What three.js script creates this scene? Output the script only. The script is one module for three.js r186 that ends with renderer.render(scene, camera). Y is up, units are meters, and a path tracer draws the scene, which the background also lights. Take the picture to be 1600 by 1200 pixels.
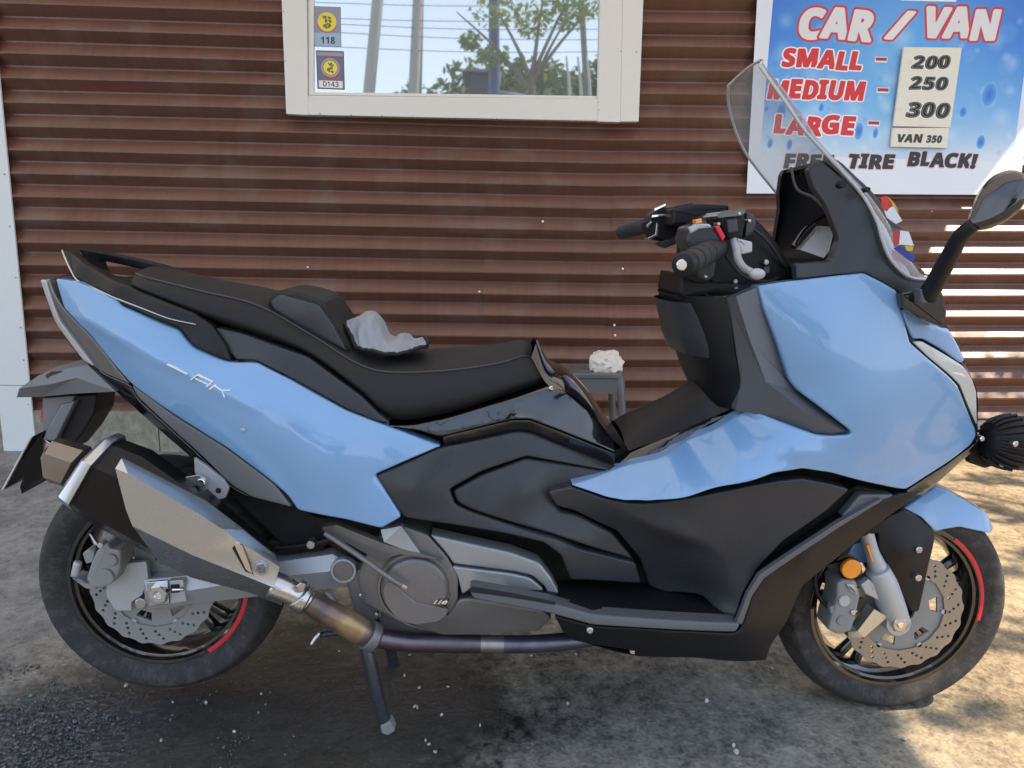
import * as THREE from 'three';
import { mergeGeometries, toCreasedNormals } from 'three/addons/utils/BufferGeometryUtils.js';

/* ------------------------------------------------ camera, sky, sun, exposure */
const V3 = (x, y, z) => new THREE.Vector3(x, y, z);
const rad = d => d * Math.PI / 180;
const FOC = 1200, EYE = V3(0, 1.08, 1.67);                    // lens measured on a 1600 x 1200 sheet
const PITCH = rad(10.6), YAW = rad(2.2), ROLL = rad(1.1);
const FW = V3(Math.sin(YAW) * Math.cos(PITCH), -Math.sin(PITCH), -Math.cos(YAW) * Math.cos(PITCH));
const R0 = FW.clone().cross(V3(0, 1, 0)).normalize(), U0 = R0.clone().cross(FW);
const RT = R0.clone().multiplyScalar(Math.cos(ROLL)).addScaledVector(U0, Math.sin(ROLL));
const UP = U0.clone().multiplyScalar(Math.cos(ROLL)).addScaledVector(R0, -Math.sin(ROLL));
const scene = new THREE.Scene();
const camera = new THREE.PerspectiveCamera(2 * Math.atan(600 / FOC) * 180 / Math.PI, 4 / 3, 0.05, 400);
camera.position.copy(EYE); camera.up.copy(UP); camera.lookAt(EYE.clone().add(FW)); camera.updateMatrixWorld();

const SUNDIR = V3(0.50, 0.80, 0.22).normalize();
{ // clear tropical sky: pale at the horizon, blue overhead
  const w = 256, h = 128, d = new Float32Array(w * h * 4);
  for (let j = 0; j < h; j++) for (let i = 0; i < w; i++) {
    const el = (j + 0.5) / h * Math.PI - Math.PI / 2, az = (i + 0.5) / w * 2 * Math.PI;
    const t = Math.max(0, Math.sin(el)), k = Math.pow(t, 0.55), o = (j * w + i) * 4;
    const c = el < 0 ? [0.55, 0.53, 0.48] : [1.04 - 0.68 * k, 1.09 - 0.56 * k, 1.14 - 0.28 * k];
    const wisp = 1 + 0.10 * Math.sin(az * 5 + 3 * t) * Math.sin(t * 14 + az * 2) * (el > 0 ? 1 : 0);
    for (let q = 0; q < 3; q++) d[o + q] = c[q] * wisp; d[o + 3] = 1;
  }
  const t = new THREE.DataTexture(d, w, h, THREE.RGBAFormat, THREE.FloatType);
  t.mapping = THREE.EquirectangularReflectionMapping; t.magFilter = THREE.LinearFilter; t.minFilter = THREE.LinearFilter;
  t.needsUpdate = true; scene.background = t; scene.environment = t;
}
const sun = new THREE.DirectionalLight(0xffe9cc, 5.0);
sun.position.copy(SUNDIR).multiplyScalar(30); sun.castShadow = true; sun.shadow.radius = 1;
Object.assign(sun.shadow.camera, { left: -14, right: 14, top: 14, bottom: -14, near: 1, far: 80 });
sun.shadow.mapSize.set(4096, 4096);
scene.add(sun, sun.target);
const renderer = new THREE.WebGLRenderer({ antialias: true });
renderer.toneMapping = THREE.LinearToneMapping; renderer.toneMappingExposure = 1.95;
renderer.shadowMap.enabled = true;

/* ------------------------------------------------ small tools */
let seed = 7; const rnd = () => { seed = (seed * 1664525 + 1013904223) >>> 0; return seed / 4294967296; };
const HT = new Float32Array(65536); for (let i = 0; i < 65536; i++) HT[i] = rnd();
const hsh = (i, j) => HT[((i * 7919) ^ (j * 104729)) & 65535];
function vn(x, y) {
  const i = Math.floor(x), j = Math.floor(y), u = x - i, v = y - j, a = u * u * (3 - 2 * u), b = v * v * (3 - 2 * v);
  const p = hsh(i, j), q = hsh(i + 1, j), r = hsh(i, j + 1), s = hsh(i + 1, j + 1);
  return (p + (q - p) * a) * (1 - b) + (r + (s - r) * a) * b;
}
const fbm = (x, y, n = 4) => { let s = 0, a = 0.5, t = 0; for (let k = 0; k < n; k++) { s += a * vn(x, y); t += a; x = x * 2.03 + 17; y = y * 2.03 + 31; a *= 0.5; } return s / t; };
const sm = (a, b, x) => { const t = Math.min(1, Math.max(0, (x - a) / (b - a))); return t * t * (3 - 2 * t); };
const mix = (a, b, t) => a + (b - a) * t;
// point of the sheet that stands z metres in front of the scooter's centre plane, read off the measured side view
function at(px, py, z) {
  const v = FW.clone().addScaledVector(RT, (px - 800) / FOC).addScaledVector(UP, -(py - 600) / FOC);
  return EYE.clone().addScaledVector(v, (z - EYE.z) / v.z);
}
function atGround(px, py, y = 0) {
  const v = FW.clone().addScaledVector(RT, (px - 800) / FOC).addScaledVector(UP, -(py - 600) / FOC);
  return EYE.clone().addScaledVector(v, (y - EYE.y) / v.y);
}
const taken = {};
function numbered(n) { if (!(n in taken)) { taken[n] = 0; return n; } taken[n]++; return n + '_' + String(taken[n]).padStart(3, '0'); }
function mesh(name, geo, mat, parent) {
  const m = new THREE.Mesh(geo, mat); m.castShadow = m.receiveShadow = true;
  if (parent) { m.name = name; parent.add(m); } else { m.name = numbered(name); scene.add(m); }
  return m;
}
function thing(name, label, category, group) {
  const g = new THREE.Group(); g.name = numbered(name); g.userData = { label, category }; if (group) g.userData.group = group;
  scene.add(g); return g;
}
function tag(o, label, category, group) { o.userData.label = label; o.userData.category = category; if (group) o.userData.group = group; return o; }
function sub(name, parent) { const g = new THREE.Group(); g.name = name; parent.add(g); return g; }
function geoFrom(pos, idx, uv) {
  const g = new THREE.BufferGeometry(); g.setAttribute('position', new THREE.Float32BufferAttribute(pos, 3));
  if (!uv) { uv = []; for (let i = 0; i < pos.length; i += 3) uv.push(pos[i] + 0.3 * pos[i + 2], pos[i + 1] + 0.3 * pos[i + 2]); }
  g.setAttribute('uv', new THREE.Float32BufferAttribute(uv, 2));
  if (idx) g.setIndex(idx); g.computeVertexNormals(); return g;
}
function mirrored(geo) {
  const g = geo.clone(), p = g.attributes.position; for (let i = 0; i < p.count; i++) p.setZ(i, -p.getZ(i));
  if (g.index) { const a = g.index.array; for (let i = 0; i < a.length; i += 3) { const t = a[i]; a[i] = a[i + 2]; a[i + 2] = t; } }
  else { const n = p.count; for (const k of Object.keys(g.attributes)) { const b = g.attributes[k], s = b.itemSize; for (let i = 0; i < n; i += 3) for (let q = 0; q < s; q++) { const t = b.array[i * s + q]; b.array[i * s + q] = b.array[(i + 2) * s + q]; b.array[(i + 2) * s + q] = t; } } }
  g.computeVertexNormals(); return g;
}
function plainMerge(list) {
  return mergeGeometries(list.map(g0 => { const g = g0.index ? g0.toNonIndexed() : g0; for (const k of Object.keys(g.attributes)) if (!['position', 'normal', 'uv'].includes(k)) g.deleteAttribute(k); if (!g.attributes.uv) g.setAttribute('uv', new THREE.Float32BufferAttribute(new Float32Array(g.attributes.position.count * 2), 2)); return g; }));
}
/* 2-D Delaunay (Bowyer-Watson) */
function delaunay(P) {
  const n = P.length; let x0 = 1e9, x1 = -1e9, y0 = 1e9, y1 = -1e9;
  for (const p of P) { x0 = Math.min(x0, p[0]); x1 = Math.max(x1, p[0]); y0 = Math.min(y0, p[1]); y1 = Math.max(y1, p[1]); }
  const D = Math.max(x1 - x0, y1 - y0) * 30, mx = (x0 + x1) / 2, my = (y0 + y1) / 2;
  const Q = P.concat([[mx - D, my - D], [mx + D, my - D], [mx, my + D]]);
  const cc = (a, b, c) => {
    const A = Q[a], B = Q[b], C = Q[c], bx = B[0] - A[0], by = B[1] - A[1], cx = C[0] - A[0], cy = C[1] - A[1], d = 2 * (bx * cy - by * cx);
    if (Math.abs(d) < 1e-18) return [0, 0, 1e18];
    const ux = (cy * (bx * bx + by * by) - by * (cx * cx + cy * cy)) / d, uy = (bx * (cx * cx + cy * cy) - cx * (bx * bx + by * by)) / d;
    return [A[0] + ux, A[1] + uy, ux * ux + uy * uy];
  };
  const order = [...Array(n).keys()].sort((a, b) => P[a][0] - P[b][0]);
  let open = [{ v: [n, n + 1, n + 2], c: cc(n, n + 1, n + 2) }]; const done = [];
  for (const i of order) {
    const [x, y] = P[i], edges = new Map(), keep = [];
    for (const t of open) {
      const dx = x - t.c[0], dy = y - t.c[1];
      if (dx > 0 && dx * dx > t.c[2]) { done.push(t.v); continue; }
      if (dx * dx + dy * dy - t.c[2] > 1e-14) { keep.push(t); continue; }
      for (let k = 0; k < 3; k++) { const a = t.v[k], b = t.v[(k + 1) % 3], key = Math.min(a, b) * 100000 + Math.max(a, b); if (edges.has(key)) edges.set(key, null); else edges.set(key, [a, b]); }
    }
    for (const e of edges.values()) if (e) keep.push({ v: [e[0], e[1], i], c: cc(e[0], e[1], i) });
    open = keep;
  }
  for (const t of open) done.push(t.v);
  return done.filter(t => t[0] < n && t[1] < n && t[2] < n);
}
/* thin plate spline z(x, y) */
function tps(C, lam = 2e-5) {
  const n = C.length, N = n + 3, A = [], b = new Float64Array(N), U = r2 => r2 > 1e-14 ? r2 * Math.log(r2) : 0;
  for (let i = 0; i < N; i++) A.push(new Float64Array(N));
  for (let i = 0; i < n; i++) { for (let j = 0; j < n; j++) A[i][j] = U((C[i][0] - C[j][0]) ** 2 + (C[i][1] - C[j][1]) ** 2) + (i === j ? lam : 0); A[i][n] = A[n][i] = 1; A[i][n + 1] = A[n + 1][i] = C[i][0]; A[i][n + 2] = A[n + 2][i] = C[i][1]; b[i] = C[i][2]; }
  for (let k = 0; k < N; k++) {
    let m = k; for (let i = k + 1; i < N; i++) if (Math.abs(A[i][k]) > Math.abs(A[m][k])) m = i;
    [A[k], A[m]] = [A[m], A[k]]; const tb = b[k]; b[k] = b[m]; b[m] = tb;
    for (let i = k + 1; i < N; i++) { const f = A[i][k] / A[k][k]; if (f) { for (let j = k; j < N; j++) A[i][j] -= f * A[k][j]; b[i] -= f * b[k]; } }
  }
  for (let k = N - 1; k >= 0; k--) { let s = b[k]; for (let j = k + 1; j < N; j++) s -= A[k][j] * b[j]; b[k] = s / A[k][k]; }
  return (x, y) => { let s = b[n] + b[n + 1] * x + b[n + 2] * y; for (let i = 0; i < n; i++) s += b[i] * U((C[i][0] - x) ** 2 + (C[i][1] - y) ** 2); return s; };
}
const segD = (p, a, b) => { const dx = b[0] - a[0], dy = b[1] - a[1], t = Math.max(0, Math.min(1, ((p[0] - a[0]) * dx + (p[1] - a[1]) * dy) / (dx * dx + dy * dy + 1e-15))); return Math.hypot(p[0] - a[0] - t * dx, p[1] - a[1] - t * dy); };
function inside(p, B) { let c = false; for (let i = 0, j = B.length - 1; i < B.length; j = i++) if ((B[i][1] > p[1]) !== (B[j][1] > p[1]) && p[0] < (B[j][0] - B[i][0]) * (p[1] - B[i][1]) / (B[j][1] - B[i][1]) + B[i][0]) c = !c; return c; }
function rounded(W, r) {                                       // soften the corners of a closed outline
  const out = [], n = W.length;
  for (let i = 0; i < n; i++) {
    const a = W[(i + n - 1) % n], b = W[i], c = W[(i + 1) % n];
    const la = Math.hypot(a[0] - b[0], a[1] - b[1]), lc = Math.hypot(c[0] - b[0], c[1] - b[1]);
    const fa = Math.min(0.42, r / la), fc = Math.min(0.42, r / lc), L = (p, q, f) => p.map((v, k) => v + (q[k] - v) * f);
    const p0 = L(b, a, fa), p1 = L(b, c, fc);
    for (const t of [0, 0.33, 0.67, 1]) { const m0 = L(p0, b, t), m1 = L(b, p1, t); out.push(L(m0, m1, t)); }
  }
  return out;
}
/* a moulded body panel: outline [px, py, z], crowned by control points, rolled edge, real thickness */
function panelGeo(outline, o = {}) {
  const toW = q => { const p = at(q[0], q[1], q[2] + (o.dz || 0)); return [p.x, p.y, p.z]; };
  let W = outline.map(toW); const ctrl = (o.ctrl || []).map(toW);
  const f = tps(W.concat(ctrl), o.lam), res = o.res || 0.011, er = o.er ?? 0.004, th = o.th || 0.02;
  const cre = (o.crease || []).map(c => ({ l: c.l.map(toW), h: c.h, w: c.w }));
  const zf = (x, y) => { let z = f(x, y); for (const c of cre) { let d = 1e9; for (let i = 0; i + 1 < c.l.length; i++) d = Math.min(d, segD([x, y], c.l[i], c.l[i + 1])); const e0 = Math.hypot(x - c.l[0][0], y - c.l[0][1]), e1 = Math.hypot(x - c.l[c.l.length - 1][0], y - c.l[c.l.length - 1][1]), en = sm(0, c.w * 3.5, Math.min(e0, e1)); d += (1 - en) * c.w; z += c.h * Math.exp(-2.2 * (d / c.w) ** 2); } return z; };
  W = rounded(W, o.rc ?? 0.006);
  let ar = 0; for (let i = 0; i < W.length; i++) { const a = W[i], b = W[(i + 1) % W.length]; ar += a[0] * b[1] - b[0] * a[1]; }
  if (ar < 0) W.reverse();
  const B = []; for (let i = 0; i < W.length; i++) { const a = W[i], b = W[(i + 1) % W.length], L = Math.hypot(a[0] - b[0], a[1] - b[1]), n = Math.max(1, Math.round(L / (res * 0.7))); for (let k = 0; k < n; k++) B.push([mix(a[0], b[0], k / n), mix(a[1], b[1], k / n)]); }
  const pts = B.map(p => [p[0], p[1], er]), nB = B.length;
  const bd = p => { let d = 1e9; for (let i = 0; i < nB; i++) { d = Math.min(d, segD(p, B[i], B[(i + 1) % nB])); } return d; };
  for (const [off, drop] of [[er * 0.3, er * 0.29], [er, 0]]) for (let i = 0; i < nB; i++) {
    const a = B[(i + nB - 1) % nB], b = B[i], c = B[(i + 1) % nB]; const tx = c[0] - a[0], ty = c[1] - a[1], L = Math.hypot(tx, ty) || 1;
    const p = [b[0] - ty / L * off, b[1] + tx / L * off]; if (inside(p, B) && bd(p) > off * 0.9) pts.push([p[0], p[1], drop]);
  }
  let x0 = 1e9, x1 = -1e9, y0 = 1e9, y1 = -1e9; for (const p of B) { x0 = Math.min(x0, p[0]); x1 = Math.max(x1, p[0]); y0 = Math.min(y0, p[1]); y1 = Math.max(y1, p[1]); }
  let row = 0; for (let y = y0; y < y1; y += res * 0.866, row++) for (let x = x0 + (row & 1) * res / 2; x < x1; x += res) { const p = [x + (hsh(row, Math.round(x * 9999)) - 0.5) * res * 0.1, y + (hsh(Math.round(x * 7777), row) - 0.5) * res * 0.1]; if (inside(p, B) && bd(p) > er + res * 0.35) pts.push([p[0], p[1], 0]); }
  const tri = delaunay(pts).filter(t => inside([(pts[t[0]][0] + pts[t[1]][0] + pts[t[2]][0]) / 3, (pts[t[0]][1] + pts[t[1]][1] + pts[t[2]][1]) / 3], B));
  const pos = [], idx = []; for (const p of pts) pos.push(p[0], p[1], zf(p[0], p[1]) - p[2]);
  for (const [a, b, c] of tri) { const s = (pts[b][0] - pts[a][0]) * (pts[c][1] - pts[a][1]) - (pts[b][1] - pts[a][1]) * (pts[c][0] - pts[a][0]); if (Math.abs(s) < 1e-13) continue; if (s > 0) idx.push(a, b, c); else idx.push(a, c, b); }
  const front = geoFrom(pos, idx);
  const sp = [], si = []; for (let i = 0; i < nB; i++) { const z = pos[i * 3 + 2]; sp.push(B[i][0], B[i][1], z, B[i][0], B[i][1], z - th); }
  for (let i = 0; i < nB; i++) { const a = 2 * i, b = 2 * ((i + 1) % nB); si.push(a, a + 1, b, b, a + 1, b + 1); }
  return plainMerge([front, geoFrom(sp, si)]);
}
function panel(name, parent, mat, outline, o = {}) {
  const g = panelGeo(outline, o), m = mesh(name, g, mat, parent); if (o.both) { const w = mesh(name, mirrored(g), o.mat2 || mat, parent); m.userData.twin = undefined; delete m.userData.twin; m.far = w; } return m;
}
/* flat-faced piece: vertices [px, py, z], faces as index lists, with thickness */
function facetGeo(verts, faces, th = 0.006, cr = 0.22) {
  const W = verts.map(v => at(...v)), pos = [], cnt = new Map();
  const push = (...q) => q.forEach(p => pos.push(p.x, p.y, p.z));
  for (const f of faces) {
    let fl = f; let s = 0; for (let i = 0; i < f.length; i++) { const a = W[f[i]], b = W[f[(i + 1) % f.length]]; s += a.x * b.y - b.x * a.y; } if (s < 0) fl = [...f].reverse();
    const tri = THREE.ShapeUtils.triangulateShape(fl.map(i => new THREE.Vector2(W[i].x, W[i].y)), []);
    for (const t of tri) push(W[fl[t[0]]], W[fl[t[1]]], W[fl[t[2]]]);
    for (let i = 0; i < fl.length; i++) { const a = fl[i], b = fl[(i + 1) % fl.length], k = Math.min(a, b) + '_' + Math.max(a, b); cnt.set(k, cnt.has(k) ? null : [a, b]); }
  }
  for (const e of cnt.values()) if (e) { const a = W[e[0]], b = W[e[1]], a2 = a.clone(), b2 = b.clone(); a2.z -= th; b2.z -= th; push(a, a2, b, b, a2, b2); }
  return toCreasedNormals(geoFrom(pos, null), cr);
}
/* outline pulled through from zN back to zF with chamfered rims */
function slabGeo(out, zN, zF, bev = 0.003, rc = 0) {
  let W = out.map(q => { const p = at(q[0], q[1], zN); return [p.x, p.y]; }); if (rc) W = rounded(W, rc);
  const s = new THREE.Shape(W.map(p => new THREE.Vector2(p[0], p[1])));
  const g = new THREE.ExtrudeGeometry(s, { depth: Math.max(1e-4, zN - zF - 2 * bev), bevelEnabled: bev > 0, bevelThickness: bev, bevelSize: bev, bevelOffset: -bev, bevelSegments: 2, steps: 1, curveSegments: 6 });
  g.translate(0, 0, zF + bev); return g;
}
const slab = (name, parent, mat, out, zN, zF, bev, rc) => mesh(name, slabGeo(out, zN, zF, bev, rc), mat, parent);
/* tube through [px, py, z, radius] */
function sweep(P, R, seg = 40, rs = 14, cap = true) {
  const c = new THREE.CatmullRomCurve3(P, false, 'centripetal'), n = P.length, pos = [], idx = [], uv = [];
  const fr = c.computeFrenetFrames(seg, false);
  for (let i = 0; i <= seg; i++) {
    const t = i / seg, p = c.getPoint(t), u = t * (n - 1), k = Math.min(n - 2, Math.floor(u)), r = mix(R[k], R[k + 1], u - k);
    for (let j = 0; j < rs; j++) { const a = j / rs * 2 * Math.PI, q = p.clone().addScaledVector(fr.normals[i], Math.cos(a) * r).addScaledVector(fr.binormals[i], Math.sin(a) * r); pos.push(q.x, q.y, q.z); uv.push(t, j / rs); }
  }
  for (let i = 0; i < seg; i++) for (let j = 0; j < rs; j++) { const a = i * rs + j, b = i * rs + (j + 1) % rs; idx.push(a, a + rs, b, b, a + rs, b + rs); }
  if (cap) for (const e of [0, seg]) { const p = c.getPoint(e / seg), k = pos.length / 3; pos.push(p.x, p.y, p.z); uv.push(e / seg, 0.5); for (let j = 0; j < rs; j++) { const a = e * rs + j, b = e * rs + (j + 1) % rs; e ? idx.push(k, b, a) : idx.push(k, a, b); } }
  for (let i = 0; i < idx.length; i += 3) { const t = idx[i]; idx[i] = idx[i + 1]; idx[i + 1] = t; }
  return geoFrom(pos, idx, uv);
}
const tubeGeo = (Q, seg, rs) => sweep(Q.map(q => at(q[0], q[1], q[2])), Q.map(q => q[3]), seg, rs);
const tube = (name, parent, mat, Q, seg, rs) => mesh(name, tubeGeo(Q, seg, rs), mat, parent);
/* sheet spanning from a line on the near side to its twin on the far side; bow(t) = [dx, dy] at the middle */
function bridgeGeo(line, bow, n = 20, pw = 2, sub2 = 4, th = 0) {
  const c = new THREE.CatmullRomCurve3(line.map(q => at(...q)), false, 'centripetal'), m = (line.length - 1) * sub2, pos = [], idx = [];
  for (let i = 0; i <= m; i++) { const p = c.getPoint(i / m), b = bow(i / m); for (let j = 0; j <= n; j++) { const s = 1 - 2 * j / n, k = 1 - Math.pow(Math.abs(s), pw); pos.push(p.x + b[0] * k, p.y + b[1] * k, p.z * s); } }
  for (let i = 0; i < m; i++) for (let j = 0; j < n; j++) { const a = i * (n + 1) + j, b = a + n + 1; idx.push(a, b, a + 1, a + 1, b, b + 1); }
  return geoFrom(pos, idx);
}
const bridge = (name, parent, mat, line, bow, n, pw, s2) => mesh(name, bridgeGeo(line, bow, n, pw, s2), mat, parent);
/* round piece whose axis runs along z, seen at px, py on the sheet z1 */
function discGeo(px, py, z1, z0, r, seg = 32, ch = 0.0015) {
  const p = at(px, py, z1), g = new THREE.LatheGeometry([[0, 0], [r, 0], [r, z1 - z0 - ch], [r - ch, z1 - z0], [0, z1 - z0]].map(q => new THREE.Vector2(q[0], q[1])), seg);
  return toCreasedNormals(g.toNonIndexed(), 0.6).rotateX(Math.PI / 2).translate(p.x, p.y, z0);
}
const disc = (name, parent, mat, px, py, z1, z0, r, seg) => mesh(name, discGeo(px, py, z1, z0, r, seg), mat, parent);
function hexGeo(px, py, z1, z0, r) { const p = at(px, py, z1); const s = new THREE.Shape(); for (let k = 0; k < 6; k++) s[k ? 'lineTo' : 'moveTo'](r * Math.cos(k * Math.PI / 3 + 0.2), r * Math.sin(k * Math.PI / 3 + 0.2)); const h = new THREE.Path(); h.absarc(0, 0, r * 0.45, 0, 7, true); s.holes.push(h); return new THREE.ExtrudeGeometry(s, { depth: z1 - z0 - 0.002, bevelSize: 0.001, bevelThickness: 0.001, bevelSegments: 1, curveSegments: 10 }).translate(p.x, p.y, z0); }
function boxGeo(w, h, d, x = 0, y = 0, z = 0) { return new THREE.BoxGeometry(w, h, d).translate(x, y, z); }

/* ------------------------------------------------ procedural textures and materials */
function dataTex(w, h, fn, srgb = true, rx = 1, ry = 1) {
  const d = new Uint8Array(w * h * 4); for (let j = 0; j < h; j++) for (let i = 0; i < w; i++) { const c = fn(i / w, j / h), o = (j * w + i) * 4; d[o] = c[0]; d[o + 1] = c[1]; d[o + 2] = c[2]; d[o + 3] = 255; }
  const t = new THREE.DataTexture(d, w, h); t.magFilter = THREE.LinearFilter; t.minFilter = THREE.LinearMipmapLinearFilter; t.generateMipmaps = true; t.wrapS = t.wrapT = THREE.RepeatWrapping; t.repeat.set(rx, ry);
  if (srgb) t.colorSpace = THREE.SRGBColorSpace; t.needsUpdate = true; return t;
}
const enc = v => { v = Math.min(1, Math.max(0, v)); return 255 * (v < 0.0031308 ? 12.92 * v : 1.055 * Math.pow(v, 1 / 2.4) - 0.055); };
const lin = (r, g, b) => new THREE.Color().setRGB(r, g, b);
const grain = dataTex(256, 256, (u, v) => { const k = 200 + 55 * rnd(); return [k, k, k]; }, false, 6, 6);
const pebble = dataTex(256, 256, (u, v) => { const k = 255 * (0.5 * vn(u * 128, v * 128) + 0.5 * rnd()); return [k, k, k]; }, false, 9, 9);
const smudge = dataTex(512, 512, (u, v) => { const k = 255 * (0.55 + 0.45 * fbm(u * 9, v * 9, 5)); return [k, k, k]; }, false, 2, 2);
const tyreDust = dataTex(1024, 512, (u, v) => { const n = fbm(u * 90, v * 70, 3), m = fbm(u * 16 + 5, v * 12, 3), k = 0.029 + 0.022 * sm(0.42, 0.72, 0.35 * n + 0.65 * m) + 0.010 * (n - 0.5); return [enc(k * 1.05), enc(k), enc(k * 0.95)]; });
const S = (o) => new THREE.MeshStandardMaterial(o), PH = (o) => new THREE.MeshPhysicalMaterial(o);
const M = {
  blue: PH({ color: lin(0.165, 0.318, 0.54), roughness: 0.34, clearcoat: 1, clearcoatRoughness: 0.015 }),
  matte: PH({ specularIntensity: 0.7, color: lin(0.032, 0.033, 0.038), roughness: 0.40, bumpMap: pebble, bumpScale: 0.00012, roughnessMap: smudge }),
  satin: S({ color: lin(0.090, 0.092, 0.100), roughness: 0.42, bumpMap: pebble, bumpScale: 0.0001 }),
  black: PH({ specularIntensity: 0.6, color: lin(0.008, 0.008, 0.0095), roughness: 0.44, bumpMap: pebble, bumpScale: 0.0001 }),
  core: S({ color: lin(0.008, 0.008, 0.009), roughness: 0.8 }),
  gloss: PH({ color: lin(0.006, 0.006, 0.008), roughness: 0.12, clearcoat: 1, clearcoatRoughness: 0.03 }),
  seat: PH({ specularIntensity: 0.65, color: lin(0.011, 0.0107, 0.0115), roughness: 0.6, bumpMap: pebble, bumpScale: 0.0003 }),
  trim: S({ color: lin(0.155, 0.155, 0.16), roughness: 0.45, bumpMap: pebble, bumpScale: 0.0001 }),
  carbon: S({ color: lin(0.035, 0.037, 0.042), roughness: 0.4 }),
  tyre: S({ map: tyreDust, roughness: 0.82, bumpMap: pebble, bumpScale: 0.0003 }),
  rubber: S({ color: lin(0.026, 0.025, 0.026), roughness: 0.74, bumpMap: pebble, bumpScale: 0.0003, roughnessMap: smudge }),
  rim: PH({ color: lin(0.007, 0.007, 0.008), roughness: 0.2, clearcoat: 1, clearcoatRoughness: 0.06 }),
  red: S({ color: lin(0.62, 0.02, 0.035), roughness: 0.35 }),
  steel: S({ color: lin(0.50, 0.49, 0.47), roughness: 0.34, metalness: 0.9, roughnessMap: smudge }),
  brushed: S({ color: lin(0.50, 0.525, 0.55), roughness: 0.34, metalness: 0.92, roughnessMap: smudge }),
  bronze: S({ color: lin(0.24, 0.215, 0.19), roughness: 0.36, metalness: 0.9, roughnessMap: smudge }),
  chrome: S({ color: lin(0.72, 0.71, 0.68), roughness: 0.12, metalness: 1 }),
  cast: S({ color: lin(0.44, 0.45, 0.46), roughness: 0.48, metalness: 0.45, bumpMap: pebble, bumpScale: 0.0002 }),
  castDusty: S({ color: lin(0.26, 0.26, 0.25), roughness: 0.7, metalness: 0.25, bumpMap: pebble, bumpScale: 0.0004 }),
  engine: S({ color: lin(0.165, 0.157, 0.152), roughness: 0.42, metalness: 0.3, roughnessMap: smudge, bumpMap: pebble, bumpScale: 0.0001 }),
  engineLight: S({ color: lin(0.32, 0.325, 0.325), roughness: 0.42, metalness: 0.35, roughnessMap: smudge }),
  canister: PH({ specularIntensity: 0.6, color: lin(0.008, 0.008, 0.008), roughness: 0.34, metalness: 0.1, roughnessMap: smudge }),
  orange: PH({ color: lin(0.85, 0.28, 0.01), roughness: 0.25, clearcoat: 1 }),
  smoked: PH({ color: lin(0.13, 0.12, 0.115), roughness: 0.08, clearcoat: 1, clearcoatRoughness: 0.02 }),
  lens: PH({ color: lin(0.62, 0.62, 0.58), roughness: 0.12, clearcoat: 1, transmission: 0.25, thickness: 0 }),
  white: S({ color: lin(0.78, 0.78, 0.77), roughness: 0.5 }),
};
console.log('tools ready');

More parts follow.
